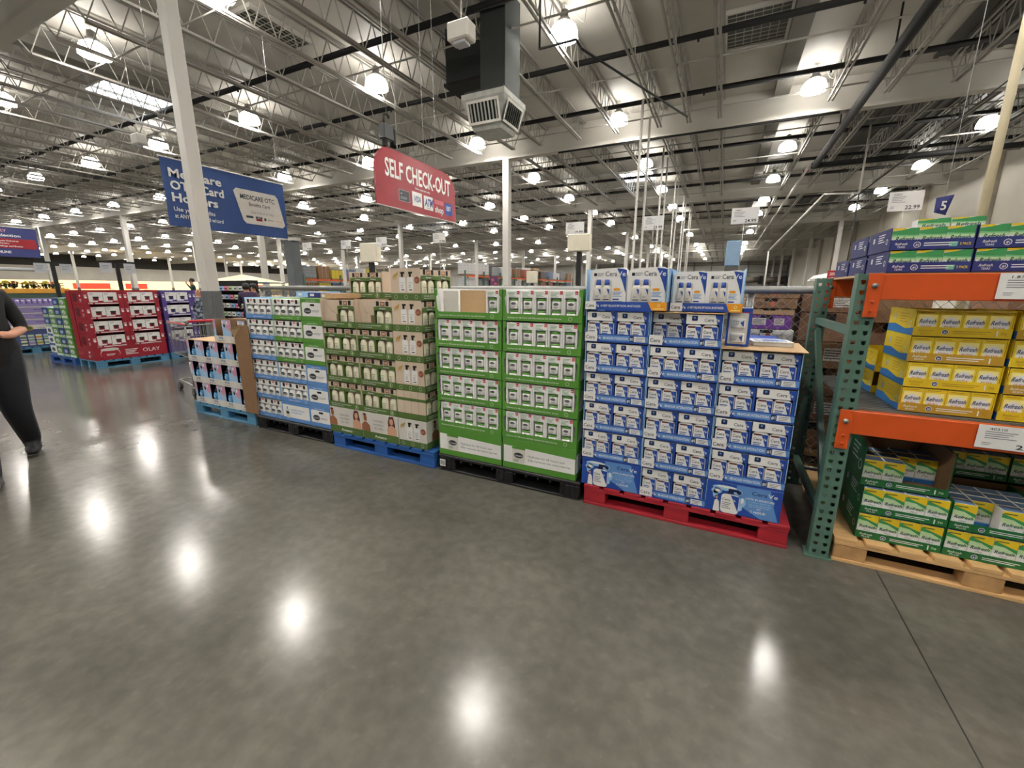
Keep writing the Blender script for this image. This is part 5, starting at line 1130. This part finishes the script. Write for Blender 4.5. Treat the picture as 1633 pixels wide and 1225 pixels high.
b = MB(); b.tube((2.57, 7.0, 0.0), (2.57, 7.0, 6.7), 0.045, P('cream conduit', 190, 180, 150), 8); tag(b.build('conduit'), 'cream vertical conduit before the right wall above the rack', 'conduit')
b = MB(); b.path([(1.42, 20.0, 0), (1.42, 20, 3.0), (2.94, 20, 4.95), (3.98, 20, 4.9), (3.98, 20, 7.4)], 0.03, wpaint, 6); tag(b.build('bent_conduit'), 'thin white bent conduit rising toward the right ceiling', 'brace')
b = MB(); b.tube((2.39, 12, 3.52), (4.7, 12, 5.65), 0.014, dark, 6); b.tube((4.7, 12, 5.65), (6.1, 12, 6.95), 0.014, dark, 6); b.tube((2.39, 12, 0), (2.39, 12, 3.52), 0.014, dark, 6); tag(b.build('sloping_cable'), 'thin dark cable sloping up to the right before the white wall', 'cable')
b = MB(); b.box(-8.72, -8.48, 6.4, 6.6, 0, 2.5, P('blue grey post', 104, 110, 114)); b.box(-8.6, -8.4, 6.42, 6.58, 2.5, 2.56, offw); tag(b.build('sign_post'), 'wide grey post left of the price cards behind the pale blue stack', 'post')
for (x, y) in ((-9.8, 9.0), (-6.9, 11.5), (-5.9, 19.0)):
    b = MB(); b.box(x-0.035, x+0.035, y-0.035, y+0.035, 0, 2.55, wpaint); tag(b.build('white_post'), 'slim white lane post behind the fence, %s' % {-9.8: 'nearest the blue banner', -6.9: 'below the red sign', -5.9: 'farther off right of the red sign'}[x], 'post')
b = MB(); b.path([(-3.25, 7.6, 5.5), (-3.25, 7.6, 6.9)], 0.02, dark, 6); b.path([(-3.25, 7.6, 5.5), (-2.6, 7.6, 5.5), (-2.6, 7.9, 5.5), (-1.2, 11.8, 5.5)], 0.02, dark, 6); tag(b.build('cable_bracket'), 'thin bent dark rod hanging right of the air diffuser', 'bracket')
# ------------------------------------------------------------------ distant racks, goods and walls
def far_rack(x, y0, y1, zt, label):
    r = empty('storage_rack', (x, y0, 0)); L = y1-y0
    for z in (zt, zt-1.1):
        b = MB(); b.box(-0.02, 0.05, 0, L, z-0.12, z, rackorange); b.build('beam', r); b = MB(); b.box(-1.1, -0.02, 0, L, z-0.04, z-0.005, P('grey ribbed steel')); b.build('deck', r)
    n = max(2, int(L/2.6))
    for k in range(n+1):
        b = MB(); b.box(-0.06, 0.06, k*L/n-0.05, k*L/n+0.05, 0, zt+0.35, rackgreen); b.build('upright', r)
    tag(r, label, 'storage rack')
gmats = [P('wrapped white goods', 196, 198, 200, 0.3), P('wrapped grey goods', 120, 126, 134, 0.3), P('wrapped yellow goods', 206, 186, 60, 0.35), kraft, P('wrapped blue goods', 96, 116, 150, 0.3), kraftd, P('wrapped dark goods', 66, 62, 62, 0.4), P('wrapped red goods', 150, 70, 66)]
gname = ['white', 'grey', 'yellow', 'tan cardboard', 'blue', 'brown cardboard', 'dark', 'reddish']
def good(mi):
    def f_():
        r = empty('wrapped_pallet_load'); b = MB(); b.box(0, 0.6, 0, 1.0, 0.1, 1.0, gmats[mi], 0.02)
        for k in range(1, 4): b.box(-0.003, 0.603, -0.003, 1.003, 0.1+0.225*k-0.006, 0.1+0.225*k+0.006, gmats[(mi+1) % 8])
        for k in range(1, 3): b.box(0.598, 0.604, k/3.0-0.01, k/3.0+0.01, 0.1, 1.0, gmats[(mi+3) % 8])
        b.build('load', r); b = MB(); b.box(0, 0.6, 0, 1.0, 0, 0.098, kraftd); b.build('pallet_base', r); return r
    return f_
gi = 0
for ri, (x, y0, y1, zt, nm, seq) in enumerate(((-17.5, 27.5, 53, 2.5, 'behind the green and beige stacks', [0, 1, 6, 0, 7, 1, 0, 4, 0, 6, 5, 5]), (-27.5, 21.5, 31.5, 2.15, 'behind the pale blue stack', [5, 0, 4, 1, 2, 2, 3, 0]), (-22.6, 36, 58, 3.2, 'farther off behind the beige stack', [0, 3, 1, 5, 0, 6, 3, 1]), (-9.5, 42, 60, 2.6, 'far behind the green stack', [5, 5, 3, 0, 6, 0]))):
    far_rack(x, y0, y1, zt, 'orange beamed storage rack '+nm)
    for lv in range(2):
        n = len(seq)
        for i, mi in enumerate(seq):
            step = (y1-y0)/n; mi2 = seq[(i*5+3*lv) % n]; h = random.uniform(0.62, 1.0) if lv == 1 else 0.85
            spawn('good%d' % mi2, good(mi2), (x-0.72, y0+i*step+0.12, zt-1.1*(1-lv)+0.001), '%s load, %s tier, place %s, rack %s' % (gname[mi2], ['lower', 'upper'][lv], (['one', 'two', 'three', 'four', 'five', 'six', 'seven', 'eight', 'nine', 'ten', 'eleven', 'twelve'])[i], nm), 'pallet load', 'loads on the rack '+nm, scale=(1.0, min(step*0.86, 1.6), h))
# screen in front of the rack
b = MB(); b.box(0, 0.02, 0, 1.3, 0, 0.9, P('plum poster', 90, 50, 100)); f = F(b, (0.02, 0, 0), (0, 1, 0)); f.ell(0.4, 0.6, 0.25, 0.12, P('coral ink', 210, 90, 90, var=0), 0.004); f.ell(0.9, 0.3, 0.25, 0.1, P('coral ink'), 0.004); o = b.build('hanging_poster', loc=(-17.44, 31.2, 1.62)); tag(o, 'plum poster with coral shapes hung on the distant rack', 'poster')
# left side: food counter strip, produce stand, umbrella, book rack, bags
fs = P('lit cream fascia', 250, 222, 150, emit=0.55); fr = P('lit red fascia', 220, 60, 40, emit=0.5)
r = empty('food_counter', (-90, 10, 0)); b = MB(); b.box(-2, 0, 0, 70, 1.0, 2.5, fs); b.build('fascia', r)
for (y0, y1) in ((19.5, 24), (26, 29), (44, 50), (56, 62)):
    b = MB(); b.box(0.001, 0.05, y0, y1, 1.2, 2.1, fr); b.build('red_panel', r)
b = MB(); F(b, (0.06, 0, 0), (0, 1, 0)).text('ROTISSERIE', 12, 1.3, 0.8, P('dark fascia lettering', 130, 90, 40, var=0), 6.5, 0.02); b.build('lettering', r)
b = MB(); b.box(-2, -0.3, 0, 70, 0, 0.999, P('counter front', 140, 130, 120)); b.build('counter_front', r); tag(r, 'long lit cream and red food counter fascia along the far left', 'food counter')
r = empty('produce_stand', (-18.0, 3.2, 0)); b = MB(); b.box(-0.6, 0, 0, 2.6, 0, 1.32, P('stand green', 60, 80, 70)); b.build('base', r); b = MB(); b.box(-0.6, 0.02, 0, 2.6, 1.321, 1.45, P('orange bin', 210, 150, 50)); b.build('bin', r)
for y in (0.9, 2.55):
    b = MB(); b.box(-0.66, -0.6, y-0.04, y+0.04, 0, 2.0, P('dark green post', 58, 78, 70)); b.build('post', r)
b = MB(); b.box(-0.7, 0.3, 0.9, 2.2, 1.95, 2.02, lgrey, 0.01); b.build('canopy', r); tag(r, 'produce stand with orange bin and pale canopy at far left', 'produce stand')
def bouquet(c1, c2):
    def f_():
        r = empty('flower_bouquet')
        for nm, mt, z, rr, n in (('leaves', c2, 0.08, 0.1, 14), ('blossoms', c1, 0.16, 0.09, 16)):
            b = MB()
            for i in range(n):
                a_ = random.uniform(0, 6.3); d = random.uniform(0, rr); b.lathe([(0.012, -0.025), (0.03, 0), (0.012, 0.025)], (d*math.cos(a_), d*math.sin(a_), z+random.uniform(-0.04, 0.04)), mt, 6)
            if nm == 'leaves': b.tube((0, 0, 0), (0, 0, 0.09), 0.03, mt, 6)
            b.build(nm, r)
        return r
    return f_
fy = P('yellow petals', 232, 216, 90); fw = P('cream petals', 236, 226, 170); fgr = P('deep leaves', 30, 54, 30); fpk = P('peach petals', 226, 160, 120)
for i in range(12):
    c = [fy, fw, fy, fpk][i % 4]
    spawn('bq%d' % (i % 4), bouquet(c, fgr), (-18.12-(0.2 if i % 2 else 0), 3.35+i*0.2, 1.452), '%s bouquet, number %s along the far left orange bin' % (['yellow', 'cream', 'bright yellow', 'peach'][i % 4], ['one', 'two', 'three', 'four', 'five', 'six', 'seven', 'eight', 'nine', 'ten', 'eleven', 'twelve'][i]), 'bouquet', 'bouquets on the orange bin')
r = empty('patio_umbrella', (-22.6, 14.0, 0)); b = MB(); n = 8; R_ = 1.95
vs_ = [(0, 0, 2.18)]+[(R_*math.cos(2*PI*k/n), R_*math.sin(2*PI*k/n), 1.78) for k in range(n)]+[(R_*1.02*math.cos(2*PI*k/n), R_*1.02*math.sin(2*PI*k/n), 1.72) for k in range(n)]
b.add(vs_, [(0, 1+k, 1+(k+1) % n) for k in range(n)], P('cream canopy cloth', 226, 220, 190)); b.add(vs_, [(1+k, 9+k, 9+(k+1) % n, 1+(k+1) % n) for k in range(n)], P('slate valance', 70, 84, 104)); b.build('canopy', r)
b = MB(); b.tube((0, 0, 0.1), (0, 0, 2.17), 0.03, dark, 8); b.build('pole', r); b = MB(); b.lathe([(0.3, 0), (0.3, 0.06), (0.05, 0.1)], (0, 0, 0), dark, 12); b.build('base', r)
for k in range(n):
    b = MB(); b.tube((0, 0, 2.1), (R_*0.98*math.cos(2*PI*k/n), R_*0.98*math.sin(2*PI*k/n), 1.765), 0.01, steel, 5); b.build('rib', r)
tag(r, 'cream patio umbrella with slate valance far behind the white column', 'umbrella')
r = empty('book_rack', (-17.3, 9.2, 0)); b = MB(); b.box(0, 2.6, 0.35, 0.4, 0, 1.75, dark); b.build('back_panel', r)
for z in (0.5, 0.8, 1.1, 1.4):
    b = MB(); b.box(0, 2.6, 0, 0.35, z-0.02, z, dark); b.build('shelf', r)
for x in (-0.03, 2.6):
    b = MB(); b.box(x, x+0.03, 0, 0.4, 0, 1.75, dark); b.build('end_panel', r)
tag(r, 'dark shelving rack of pale boxes behind the woman in purple', 'shelving rack')
bm_ = [white, lsky, pink, lgreen, offw]
for zi, z in enumerate((0.501, 0.801, 1.101, 1.401)):
    for i in range(9):
        def bk_(c=bm_[(i+zi) % 5]):
            r = empty('boxed_item'); b = MB(); b.box(0, 0.2, 0, 0.16, 0, 0.15, c, 0.003); F(b, (0, 0, 0)).rect(0.03, 0.04, 0.17, 0.09, ink); b.build('carton', r); return r
        spawn('bi%d' % ((i+zi) % 5), bk_, (-17.2+i*0.28, 9.24, z), 'small boxed item, place %s on the %s shelf behind the woman in purple' % (['one', 'two', 'three', 'four', 'five', 'six', 'seven', 'eight', 'nine'][i], ORD[zi]), 'boxed item', 'boxed items on the dark rack')
def bag(c):
    def f_():
        r = empty('snack_bag'); b = MB(); b.lathe([(0.04, 0), (0.12, 0.03), (0.122, 0.12), (0.1, 0.2), (0.12, 0.24)], (0, 0, 0), c, 10, sy=0.5); F(b, (0, -0.072, 0)).ell(0, 0.12, 0.06, 0.03, white); b.build('pouch', r); b = MB(); b.box(-0.12, 0.12, -0.006, 0.006, 0.24, 0.26, c); b.build('seal', r); return r
    return f_
b = MB(); b.box(-6.6, -5.0, 5.4, 6.2, 0, 1.25, kraftd); tag(b.build('display_bin'), 'brown cardboard bin holding green and white bags behind the fence', 'bin')
for i in range(12): spawn('bag%d' % (i % 3), bag([P('sea green bag', 90, 160, 130), P('white bag', 220, 222, 220), P('forest bag', 60, 110, 80)][i % 3]), (-6.45+i*0.125, 5.6+0.25*(i % 2), 1.251), '%s bag, number %s from left in the cardboard bin' % (['sea green', 'white', 'forest green'][i % 3], ['one', 'two', 'three', 'four', 'five', 'six', 'seven', 'eight', 'nine', 'ten', 'eleven', 'twelve'][i]), 'bag', 'bags in the cardboard bin')
# right side: food court sign, tall wrapped stack, wall rolls
r = empty('hot_dog_sign', (1.2, 8.0, 0)); r.name = 'food_court_sign'; b = MB(); b.box(0.18, 0.4, 0, 0.03, 1.62, 1.79, P('food court red', 160, 30, 40)); f = F(b, (0.18, 0, 1.62)); f.text('ZERO ALL', 0.02, 0.1, 0.04, white, 0.18, 0.015, shear=0.1); f.text('HOT DOG', 0.02, 0.03, 0.045, white, 0.19, 0.015, shear=0.1); b.build('panel', r)
b = MB(); b.add([(-0.03, 0, 1.64), (0.18, 0, 1.64), (0.18, 0, 1.69), (-0.03, 0, 1.67), (-0.03, 0.3, 1.64), (0.18, 0.3, 1.64), (0.3, 0.3, 1.78), (0.05, 0.3, 1.72)], [(0, 1, 2, 3), (3, 2, 6, 7), (7, 6, 5, 4), (0, 4, 5, 1), (0, 3, 7, 4), (1, 5, 6, 2)], offw); b.build('menu_board', r); b = MB(); b.box(0.26, 0.3, 0.03, 0.06, 0, 1.62, dark); b.build('post', r); tag(r, 'red and white hot dog sign seen left of the navy cartons', 'sign')
r = empty('tall_wrapped_stack', (-0.1, 20.0, 0)); b = MB(); b.box(0, 0.55, 0, 0.8, 2.45, 3.45, P('wrapped pale blue goods', 130, 160, 190, 0.3), 0.03); b.build('wrapped_load', r); b = MB(); b.box(0.02, 0.53, 0, 0.8, 0, 2.44, P('dark lattice stand', 80, 78, 76)); b.build('stand', r); tag(r, 'pale blue wrapped load on a dark stand beyond the checkout poles', 'wrapped load')
for i, x in enumerate((3.2, 6.2)):
    r = empty('wall_heater', (x, 88, 0)); b = MB(); b.tube((0, 0, 3.2), (2.2+0.6*i, 0, 3.3), 0.5, P('brown steel drum', 96, 88, 78, 0.5), 14); b.build('drum', r); b = MB(); b.box(2.2+0.6*i, 2.7+0.6*i, -0.5, 3.4, 2.6, 3.9, dark); b.build('motor_box', r); b = MB(); b.box(0.2, 0.5, 0.2, 3.6, 0, 3.2, girt); b.build('bracket', r); tag(r, '%s brown drum unit mounted low on the far back wall' % LR[i], 'drum unit')
# ------------------------------------------------------------------ shopping cart
r = empty('shopping_cart', (-6.78, 3.44, 0)); wire = P('cart wire', 150, 150, 148, 0.35, metal=0.6); redp = P('cart red plastic', 190, 40, 56)
fx, bx_, hw = -0.45, 0.38, 0.26
def rim(z, s): return [(fx*s, -hw*s*0.8, z), (bx_, -hw, z), (bx_, hw, z), (fx*s, hw*s*0.8, z), (fx*s, -hw*s*0.8, z)]
b = MB()
for z, s in ((1.0, 1.0), (0.78, 0.96), (0.56, 0.92)): b.path(rim(z, s), 0.006 if z < 1 else 0.01, wire, 6)
for i in range(14):
    for sgn in (-1, 1):
        x = fx+(bx_-fx)*i/13; yy = sgn*(hw*0.8+(hw*0.2)*i/13); b.tube((x, yy, 1.0), (x*0.92 if x < 0 else x, yy*0.96, 0.56), 0.003, wire, 4)
for i in range(9): y = -0.2+0.4*i/8; b.tube((fx*0.92, y*0.85, 0.56), (bx_, y, 0.56), 0.003, wire, 4); b.tube((fx, y, 1.0), (fx*0.92, y*0.85, 0.56), 0.003, wire, 4); b.tube((bx_, y, 1.0), (bx_, y, 0.56), 0.003, wire, 4)
b.build('basket', r)
b = MB(); b.path([(fx+0.02, -0.2, 1.012), (bx_, -hw, 1.012)], 0.012, redp, 8); b.path([(fx+0.02, 0.2, 1.012), (bx_, hw, 1.012)], 0.012, redp, 8); b.build('red_rim', r)
b = MB(); b.tube((bx_+0.12, -hw, 1.06), (bx_+0.12, hw, 1.06), 0.018, redp, 10); b.build('handle', r)
b = MB()
for s in (-1, 1): b.path([(bx_+0.12, s*hw, 1.05), (bx_, s*hw, 1.0), (bx_-0.1, s*0.24, 0.5), (bx_-0.02, s*0.26, 0.16), (fx+0.1, s*0.2, 0.16)], 0.012, wire, 8)
b.tube((fx+0.1, -0.2, 0.16), (fx+0.1, 0.2, 0.16), 0.012, wire, 8); b.build('frame', r)
for (x, y) in ((fx+0.1, -0.2), (fx+0.1, 0.2), (bx_-0.04, -0.26), (bx_-0.04, 0.26)):
    b = MB(); b.tube((x, y-0.014, 0.062), (x, y+0.014, 0.062), 0.06, plast, 16); b.tube((x, y-0.016, 0.062), (x, y+0.016, 0.062), 0.025, steel, 10); b.box(x-0.012, x+0.012, y-0.022, y-0.018, 0.05, 0.16, wire); b.box(x-0.012, x+0.012, y+0.018, y+0.022, 0.05, 0.16, wire); b.build('caster', r)
r.rotation_euler = (0, 0, math.radians(-8)); tag(r, 'wire shopping cart with red handle left of the gift boxes', 'shopping cart')
# ------------------------------------------------------------------ people
def camo():
    mt = bpy.data.materials.new('camouflage cloth'); mt.use_nodes = True; nt = mt.node_tree; b_ = nt.nodes['Principled BSDF']; b_.inputs['Roughness'].default_value = 0.8
    tc = nt.nodes.new('ShaderNodeTexCoord'); nz = nt.nodes.new('ShaderNodeTexNoise'); nz.inputs['Scale'].default_value = 16; nz.inputs['Detail'].default_value = 2
    cr = nt.nodes.new('ShaderNodeValToRGB'); cr.color_ramp.interpolation = 'CONSTANT'; e = cr.color_ramp.elements
    e[0].color = (lin(52), lin(60), lin(80), 1); e[1].position = 0.47; e[1].color = (lin(108), lin(118), lin(138), 1)
    n3 = e.new(0.55); n3.color = (lin(168), lin(176), lin(186), 1)
    nt.links.new(tc.outputs['Object'], nz.inputs['Vector']); nt.links.new(nz.outputs['Fac'], cr.inputs[0]); nt.links.new(cr.outputs[0], b_.inputs['Base Color'])
    return mt
def person(loc, rz, label, shirt, pants, shoe, hairmat, J=None, hgt=1.0, sleeve='long', cap=None, girth=1.0, bald=False, leg=1.0, shoe2=None):
    P0 = {'pel': (0, 0, .96), 'waist': (0, 0, 1.1), 'chest': (0, 0, 1.32), 'neck': (0, -.01, 1.49), 'jaw': (0, -.03, 1.56), 'head': (0, -.02, 1.66),
          'ls': (.18, 0, 1.43), 'le': (.25, .03, 1.15), 'lw': (.26, -.1, .93), 'lh': (.26, -.13, .86), 'rs': (-.18, 0, 1.43), 're': (-.25, .03, 1.15), 'rw': (-.26, -.1, .93), 'rh': (-.26, -.13, .86),
          'lhip': (.095, 0, .9), 'lk': (.1, -.02, .5), 'la': (.1, .03, .1), 'lt': (.11, -.12, .04), 'rhip': (-.095, 0, .9), 'rk': (-.1, -.02, .5), 'ra': (-.1, .03, .1), 'rt': (-.11, -.12, .04)}
    if J: P0.update(J)
    R_ = {'pel': (.15, .12), 'waist': (.14, .11), 'chest': (.165, .12), 'neck': (.055, .06), 'jaw': (.066, .075), 'head': (.078, .094), 'ls': (.06, .065), 'le': (.043, .043), 'lw': (.03, .028), 'lh': (.035, .022), 'rs': (.06, .065), 're': (.043, .043), 'rw': (.03, .028), 'rh': (.035, .022),
          'lhip': (.09, .1), 'lk': (.062, .065), 'la': (.045, .048), 'lt': (.042, .032), 'rhip': (.09, .1), 'rk': (.062, .065), 'ra': (.045, .048), 'rt': (.042, .032)}
    E_ = [('pel', 'waist'), ('waist', 'chest'), ('chest', 'neck'), ('neck', 'jaw'), ('jaw', 'head'), ('chest', 'ls'), ('ls', 'le'), ('le', 'lw'), ('lw', 'lh'), ('chest', 'rs'), ('rs', 're'), ('re', 'rw'), ('rw', 'rh'), ('pel', 'lhip'), ('lhip', 'lk'), ('lk', 'la'), ('la', 'lt'), ('pel', 'rhip'), ('rhip', 'rk'), ('rk', 'ra'), ('ra', 'rt')]
    names = list(P0); co = [Vector(P0[k]) for k in names]; rad = [R_[k] for k in names]; ed = [(names.index(a_), names.index(c_)) for a_, c_ in E_]
    # fingers
    for s in 'lr':
        wv = Vector(P0[s+'w']); hv = Vector(P0[s+'h']); d = (hv-wv).normalized(); side = Vector((0, 1, 0)) if abs(d.y) < 0.8 else Vector((0, 0, 1)); side = (side-d*side.dot(d)).normalized(); out = d.cross(side)
        for q, L_ in ((-.027, .062), (-.009, .075), (.009, .07), (.027, .055)):
            p1 = hv+side*q+d*0.015; p2 = p1+d*L_*0.5+out*0.006; p3 = p2+d*L_*0.45+out*0.02
            i0 = len(co); co += [p1, p2, p3]; rad += [(.0095, .009), (.0085, .0085), (.007, .007)]; ed += [(names.index(s+'h'), i0), (i0, i0+1), (i0+1, i0+2)]
        i0 = len(co); co += [hv+side*-0.035-d*0.02, hv+side*-0.055+d*0.02]; rad += [(.011, .011), (.009, .009)]; ed += [(names.index(s+'h'), i0), (i0, i0+1)]
    me = bpy.data.meshes.new('body'); me.from_pydata([tuple(c) for c in co], ed, []); o = bpy.data.objects.new('body', me); C.objects.link(o)
    sk = o.modifiers.new('skin', 'SKIN'); sk.use_smooth_shade = True
    for i, r_ in enumerate(rad):
        g_ = girth if i < 3 else 1.0
        if i < len(names) and names[i][1:] in ('hip', 'k', 'a'): g_ = leg
        me.skin_vertices[0].data[i].radius = (r_[0]*g_, r_[1]*g_)
    me.skin_vertices[0].data[0].use_root = True
    ss = o.modifiers.new('sub', 'SUBSURF'); ss.levels = 1; ss.render_levels = 1
    dg = bpy.context.evaluated_depsgraph_get(); dg.update()
    nm = bpy.data.meshes.new_from_object(o.evaluated_get(dg)); bpy.data.objects.remove(o)
    for mt in (skin, shirt, pants, shoe, shoe2 or shoe): nm.materials.append(mt)
    def seg(p, a_, c_):
        ab = c_-a_; t = max(0, min(1, (p-a_).dot(ab)/max(ab.length_squared, 1e-9))); return (p-(a_+ab*t)).length-0.6*0.05, t
    bone = {('pel', 'waist'): 1, ('waist', 'chest'): 1, ('chest', 'neck'): 1, ('neck', 'jaw'): 0, ('jaw', 'head'): 0, ('chest', 'ls'): 1, ('ls', 'le'): 1, ('le', 'lw'): 1 if sleeve == 'long' else 0, ('lw', 'lh'): 0, ('chest', 'rs'): 1, ('rs', 're'): 1, ('re', 'rw'): 1 if sleeve == 'long' else 0, ('rw', 'rh'): 0,
            ('pel', 'lhip'): 2, ('lhip', 'lk'): 2, ('lk', 'la'): 2, ('la', 'lt'): 3, ('pel', 'rhip'): 2, ('rhip', 'rk'): 2, ('rk', 'ra'): 2, ('ra', 'rt'): 4}
    gR = lambda k_: R_[k_][0]*(girth if k_ in ('pel', 'waist', 'chest') else leg if k_[1:] in ('hip', 'k', 'a') else 1.0)
    for p in nm.polygons:
        c_ = p.center; best = min(((seg(c_, Vector(P0[a_]), Vector(P0[d_]))[0]-gR(a_)*0.5-gR(d_)*0.5, i_, (a_, d_)) for (a_, d_), i_ in bone.items()))
        p.material_index = best[1]; p.use_smooth = True
        if best[2][0] == 'chest' and best[2][1] == 'neck' and c_.z > P0['neck'][2]-0.01: p.material_index = 0
        if best[1] == 2 and c_.z > P0['pel'][2]-0.02: p.material_index = 1
    r = empty('person', loc, rz); r.scale = (hgt, hgt, hgt)
    ob = bpy.data.objects.new('body', nm); C.objects.link(ob); ob.parent = r
    hd = Vector(P0['head']); jw = Vector(P0['jaw'])
    fc = MB(); y0 = hd.y-0.088
    for s in (-1, 1):
        fc.lathe([(0.004, -0.008), (0.011, 0), (0.004, 0.008)], (hd.x+s*0.03, y0+0.008, hd.z-0.02), P('eye white', 230, 228, 224, var=0), 8, sy=0.5); fc.lathe([(0.002, -0.005), (0.006, 0), (0.002, 0.005)], (hd.x+s*0.03, y0+0.002, hd.z-0.02), ink, 6, sy=0.5)
        fc.lathe([(0.008, -0.028), (0.018, 0.0), (0.008, 0.028)], (hd.x+s*0.082, hd.y+0.005, hd.z-0.02), skin, 8, sx=0.5)
    fc.lathe([(0.012, -0.018), (0.015, -0.01), (0.005, 0.03)], (hd.x, y0-0.004, hd.z-0.04), skin, 8); fc.lathe([(0.006, -0.006), (0.024, 0), (0.006, 0.006)], (hd.x, y0+0.008, hd.z-0.083), P('lip skin', 160, 90, 84), 8, sy=0.4)
    fc.build('face', r)
    if not bald:
        b = MB(); b.lathe([(0.088, -0.05), (0.096, 0.0), (0.088, 0.05), (0.055, 0.09), (0.01, 0.103)], (hd.x, hd.y+0.022, hd.z+0.005), hairmat, 14, sx=0.92, sy=1.05); b.build('hair', r)
    if cap:
        b = MB(); b.lathe([(0.094, 0.02), (0.094, 0.06), (0.06, 0.1), (0.01, 0.112)], (hd.x, hd.y+0.012, hd.z), cap, 14, sx=0.95, sy=1.08); b.box(hd.x-0.06, hd.x+0.06, hd.y-0.16, hd.y-0.06, hd.z+0.02, hd.z+0.028, cap); b.build('cap', r)
    for s_, mt in (('l', shoe), ('r', shoe2 or shoe)):
        A_ = Vector(P0[s_+'a']); T_ = Vector(P0[s_+'t']); d = (T_-A_); d.z = 0; d.normalize(); tilt = max(0.0, A_.z-0.105)
        heel = Vector((A_.x, A_.y, 0.045+tilt*0.8))-d*0.05; toe = Vector((T_.x, T_.y, 0.042))+d*0.05
        b = MB(); b.tube(heel, heel.lerp(toe, 0.6), 0.05, mt, 10, r1=0.052); b.tube(heel.lerp(toe, 0.6), toe, 0.052, mt, 10, r1=0.03); b.tube(heel+Vector((0, 0, 0.03)), A_+Vector((0, 0, 0.03)), 0.05, mt, 10)
        sw = Vector((-d.y, d.x, 0))*0.046; lo = Vector((0, 0, -0.04)); up_ = Vector((0, 0, -0.018)); h0, t0 = heel-d*0.02, toe+d*0.02
        b.add([h0-sw+lo, t0-sw*0.7+lo, t0+sw*0.7+lo, h0+sw+lo, h0-sw+up_, t0-sw*0.7+up_, t0+sw*0.7+up_, h0+sw+up_], [(3,2,1,0),(4,5,6,7),(0,1,5,4),(1,2,6,5),(2,3,7,6),(3,0,4,7)], P('shoe sole', 60, 56, 54, 0.8)); b.build('shoe', r)
    return tag(r, label, 'person')
dk = P('black cotton', 22, 20, 22, 0.9); dk2 = P('charcoal trousers', 28, 30, 36, 0.9); shoeb = P('black shoe', 20, 20, 22, 0.6); shoeg = P('grey sneaker', 96, 94, 92, 0.6)
# near walker at the left edge, striding
rzw = math.atan2(-0.30, 0.84)+PI/2
person((-5.24, 1.09, 0.0), rzw, 'person in black shirt and dark trousers striding in at the left edge', dk, dk2, shoeb, hairm,
       {'rk': (-.08, -.26, .52), 'ra': (-.05, -.46, .1), 'rt': (-.05, -.62, .045), 'lk': (.1, .06, .5), 'la': (.1, .42, .13), 'lt': (.1, .30, .035), 'lhip': (.095, .02, .9), 'rhip': (-.095, -.02, .9), 'le': (.25, .03, 1.16), 'lw': (.2, -.24, 1.13), 'lh': (.14, -.31, 1.15), 'pel': (0, 0, .97)}, 1.0, 'short', girth=1.5, leg=1.5, shoe2=shoeg)
person((-9.62, 5.0, 0.0), math.radians(150), 'person in grey camouflage shirt standing left of the near white column', camo(), dk2, shoeb, hairm, {'lw': (.2, -.2, 1.05), 'lh': (.16, -.28, 1.06)}, 0.88, 'long', bald=True, girth=1.6, leg=1.2)
person((-10.5, 6.6, 0.0), math.radians(-110), 'person in purple top with tied dark hair looking down right of the column', P('plum cloth', 52, 36, 66, 0.85), dk2, shoeb, hairm, {'chest': (0, -.08, 1.3), 'neck': (0, -.16, 1.43), 'jaw': (0, -.21, 1.48), 'head': (0, -.2, 1.56), 'ls': (.17, -.08, 1.38), 'rs': (-.17, -.08, 1.38), 'le': (.2, -.16, 1.12), 'lw': (.14, -.36, 1.05), 'lh': (.12, -.42, 1.05), 're': (-.2, -.16, 1.12), 'rw': (-.14, -.36, 1.05), 'rh': (-.12, -.42, 1.05)}, 0.97, 'long')
person((-12.45, 8.0, 0.0), math.radians(-60), 'person in brown top with dark cap behind the one in purple', P('brown cloth', 70, 54, 46, 0.85), dk2, shoeb, hairm, None, 0.92, 'long', cap=P('dark cap', 30, 30, 34))
person((-23.4, 12.0, 0.0), math.radians(-40), 'distant person in dark green shirt left of the white column', P('forest cloth', 44, 66, 60, 0.85), dk2, shoeb, hairm, {'le': (.34, .02, 1.3), 'lw': (.4, -.1, 1.5), 'lh': (.4, -.12, 1.56)}, 1.1, 'long')
person((-7.5, 7.5, 0.0), math.radians(-90), 'distant dark-haired person in black behind the pale blue carton', dk, dk2, shoeb, hairm, None, 0.93, 'long')
if _tc is not None: bpy.data.objects.remove(_tc)
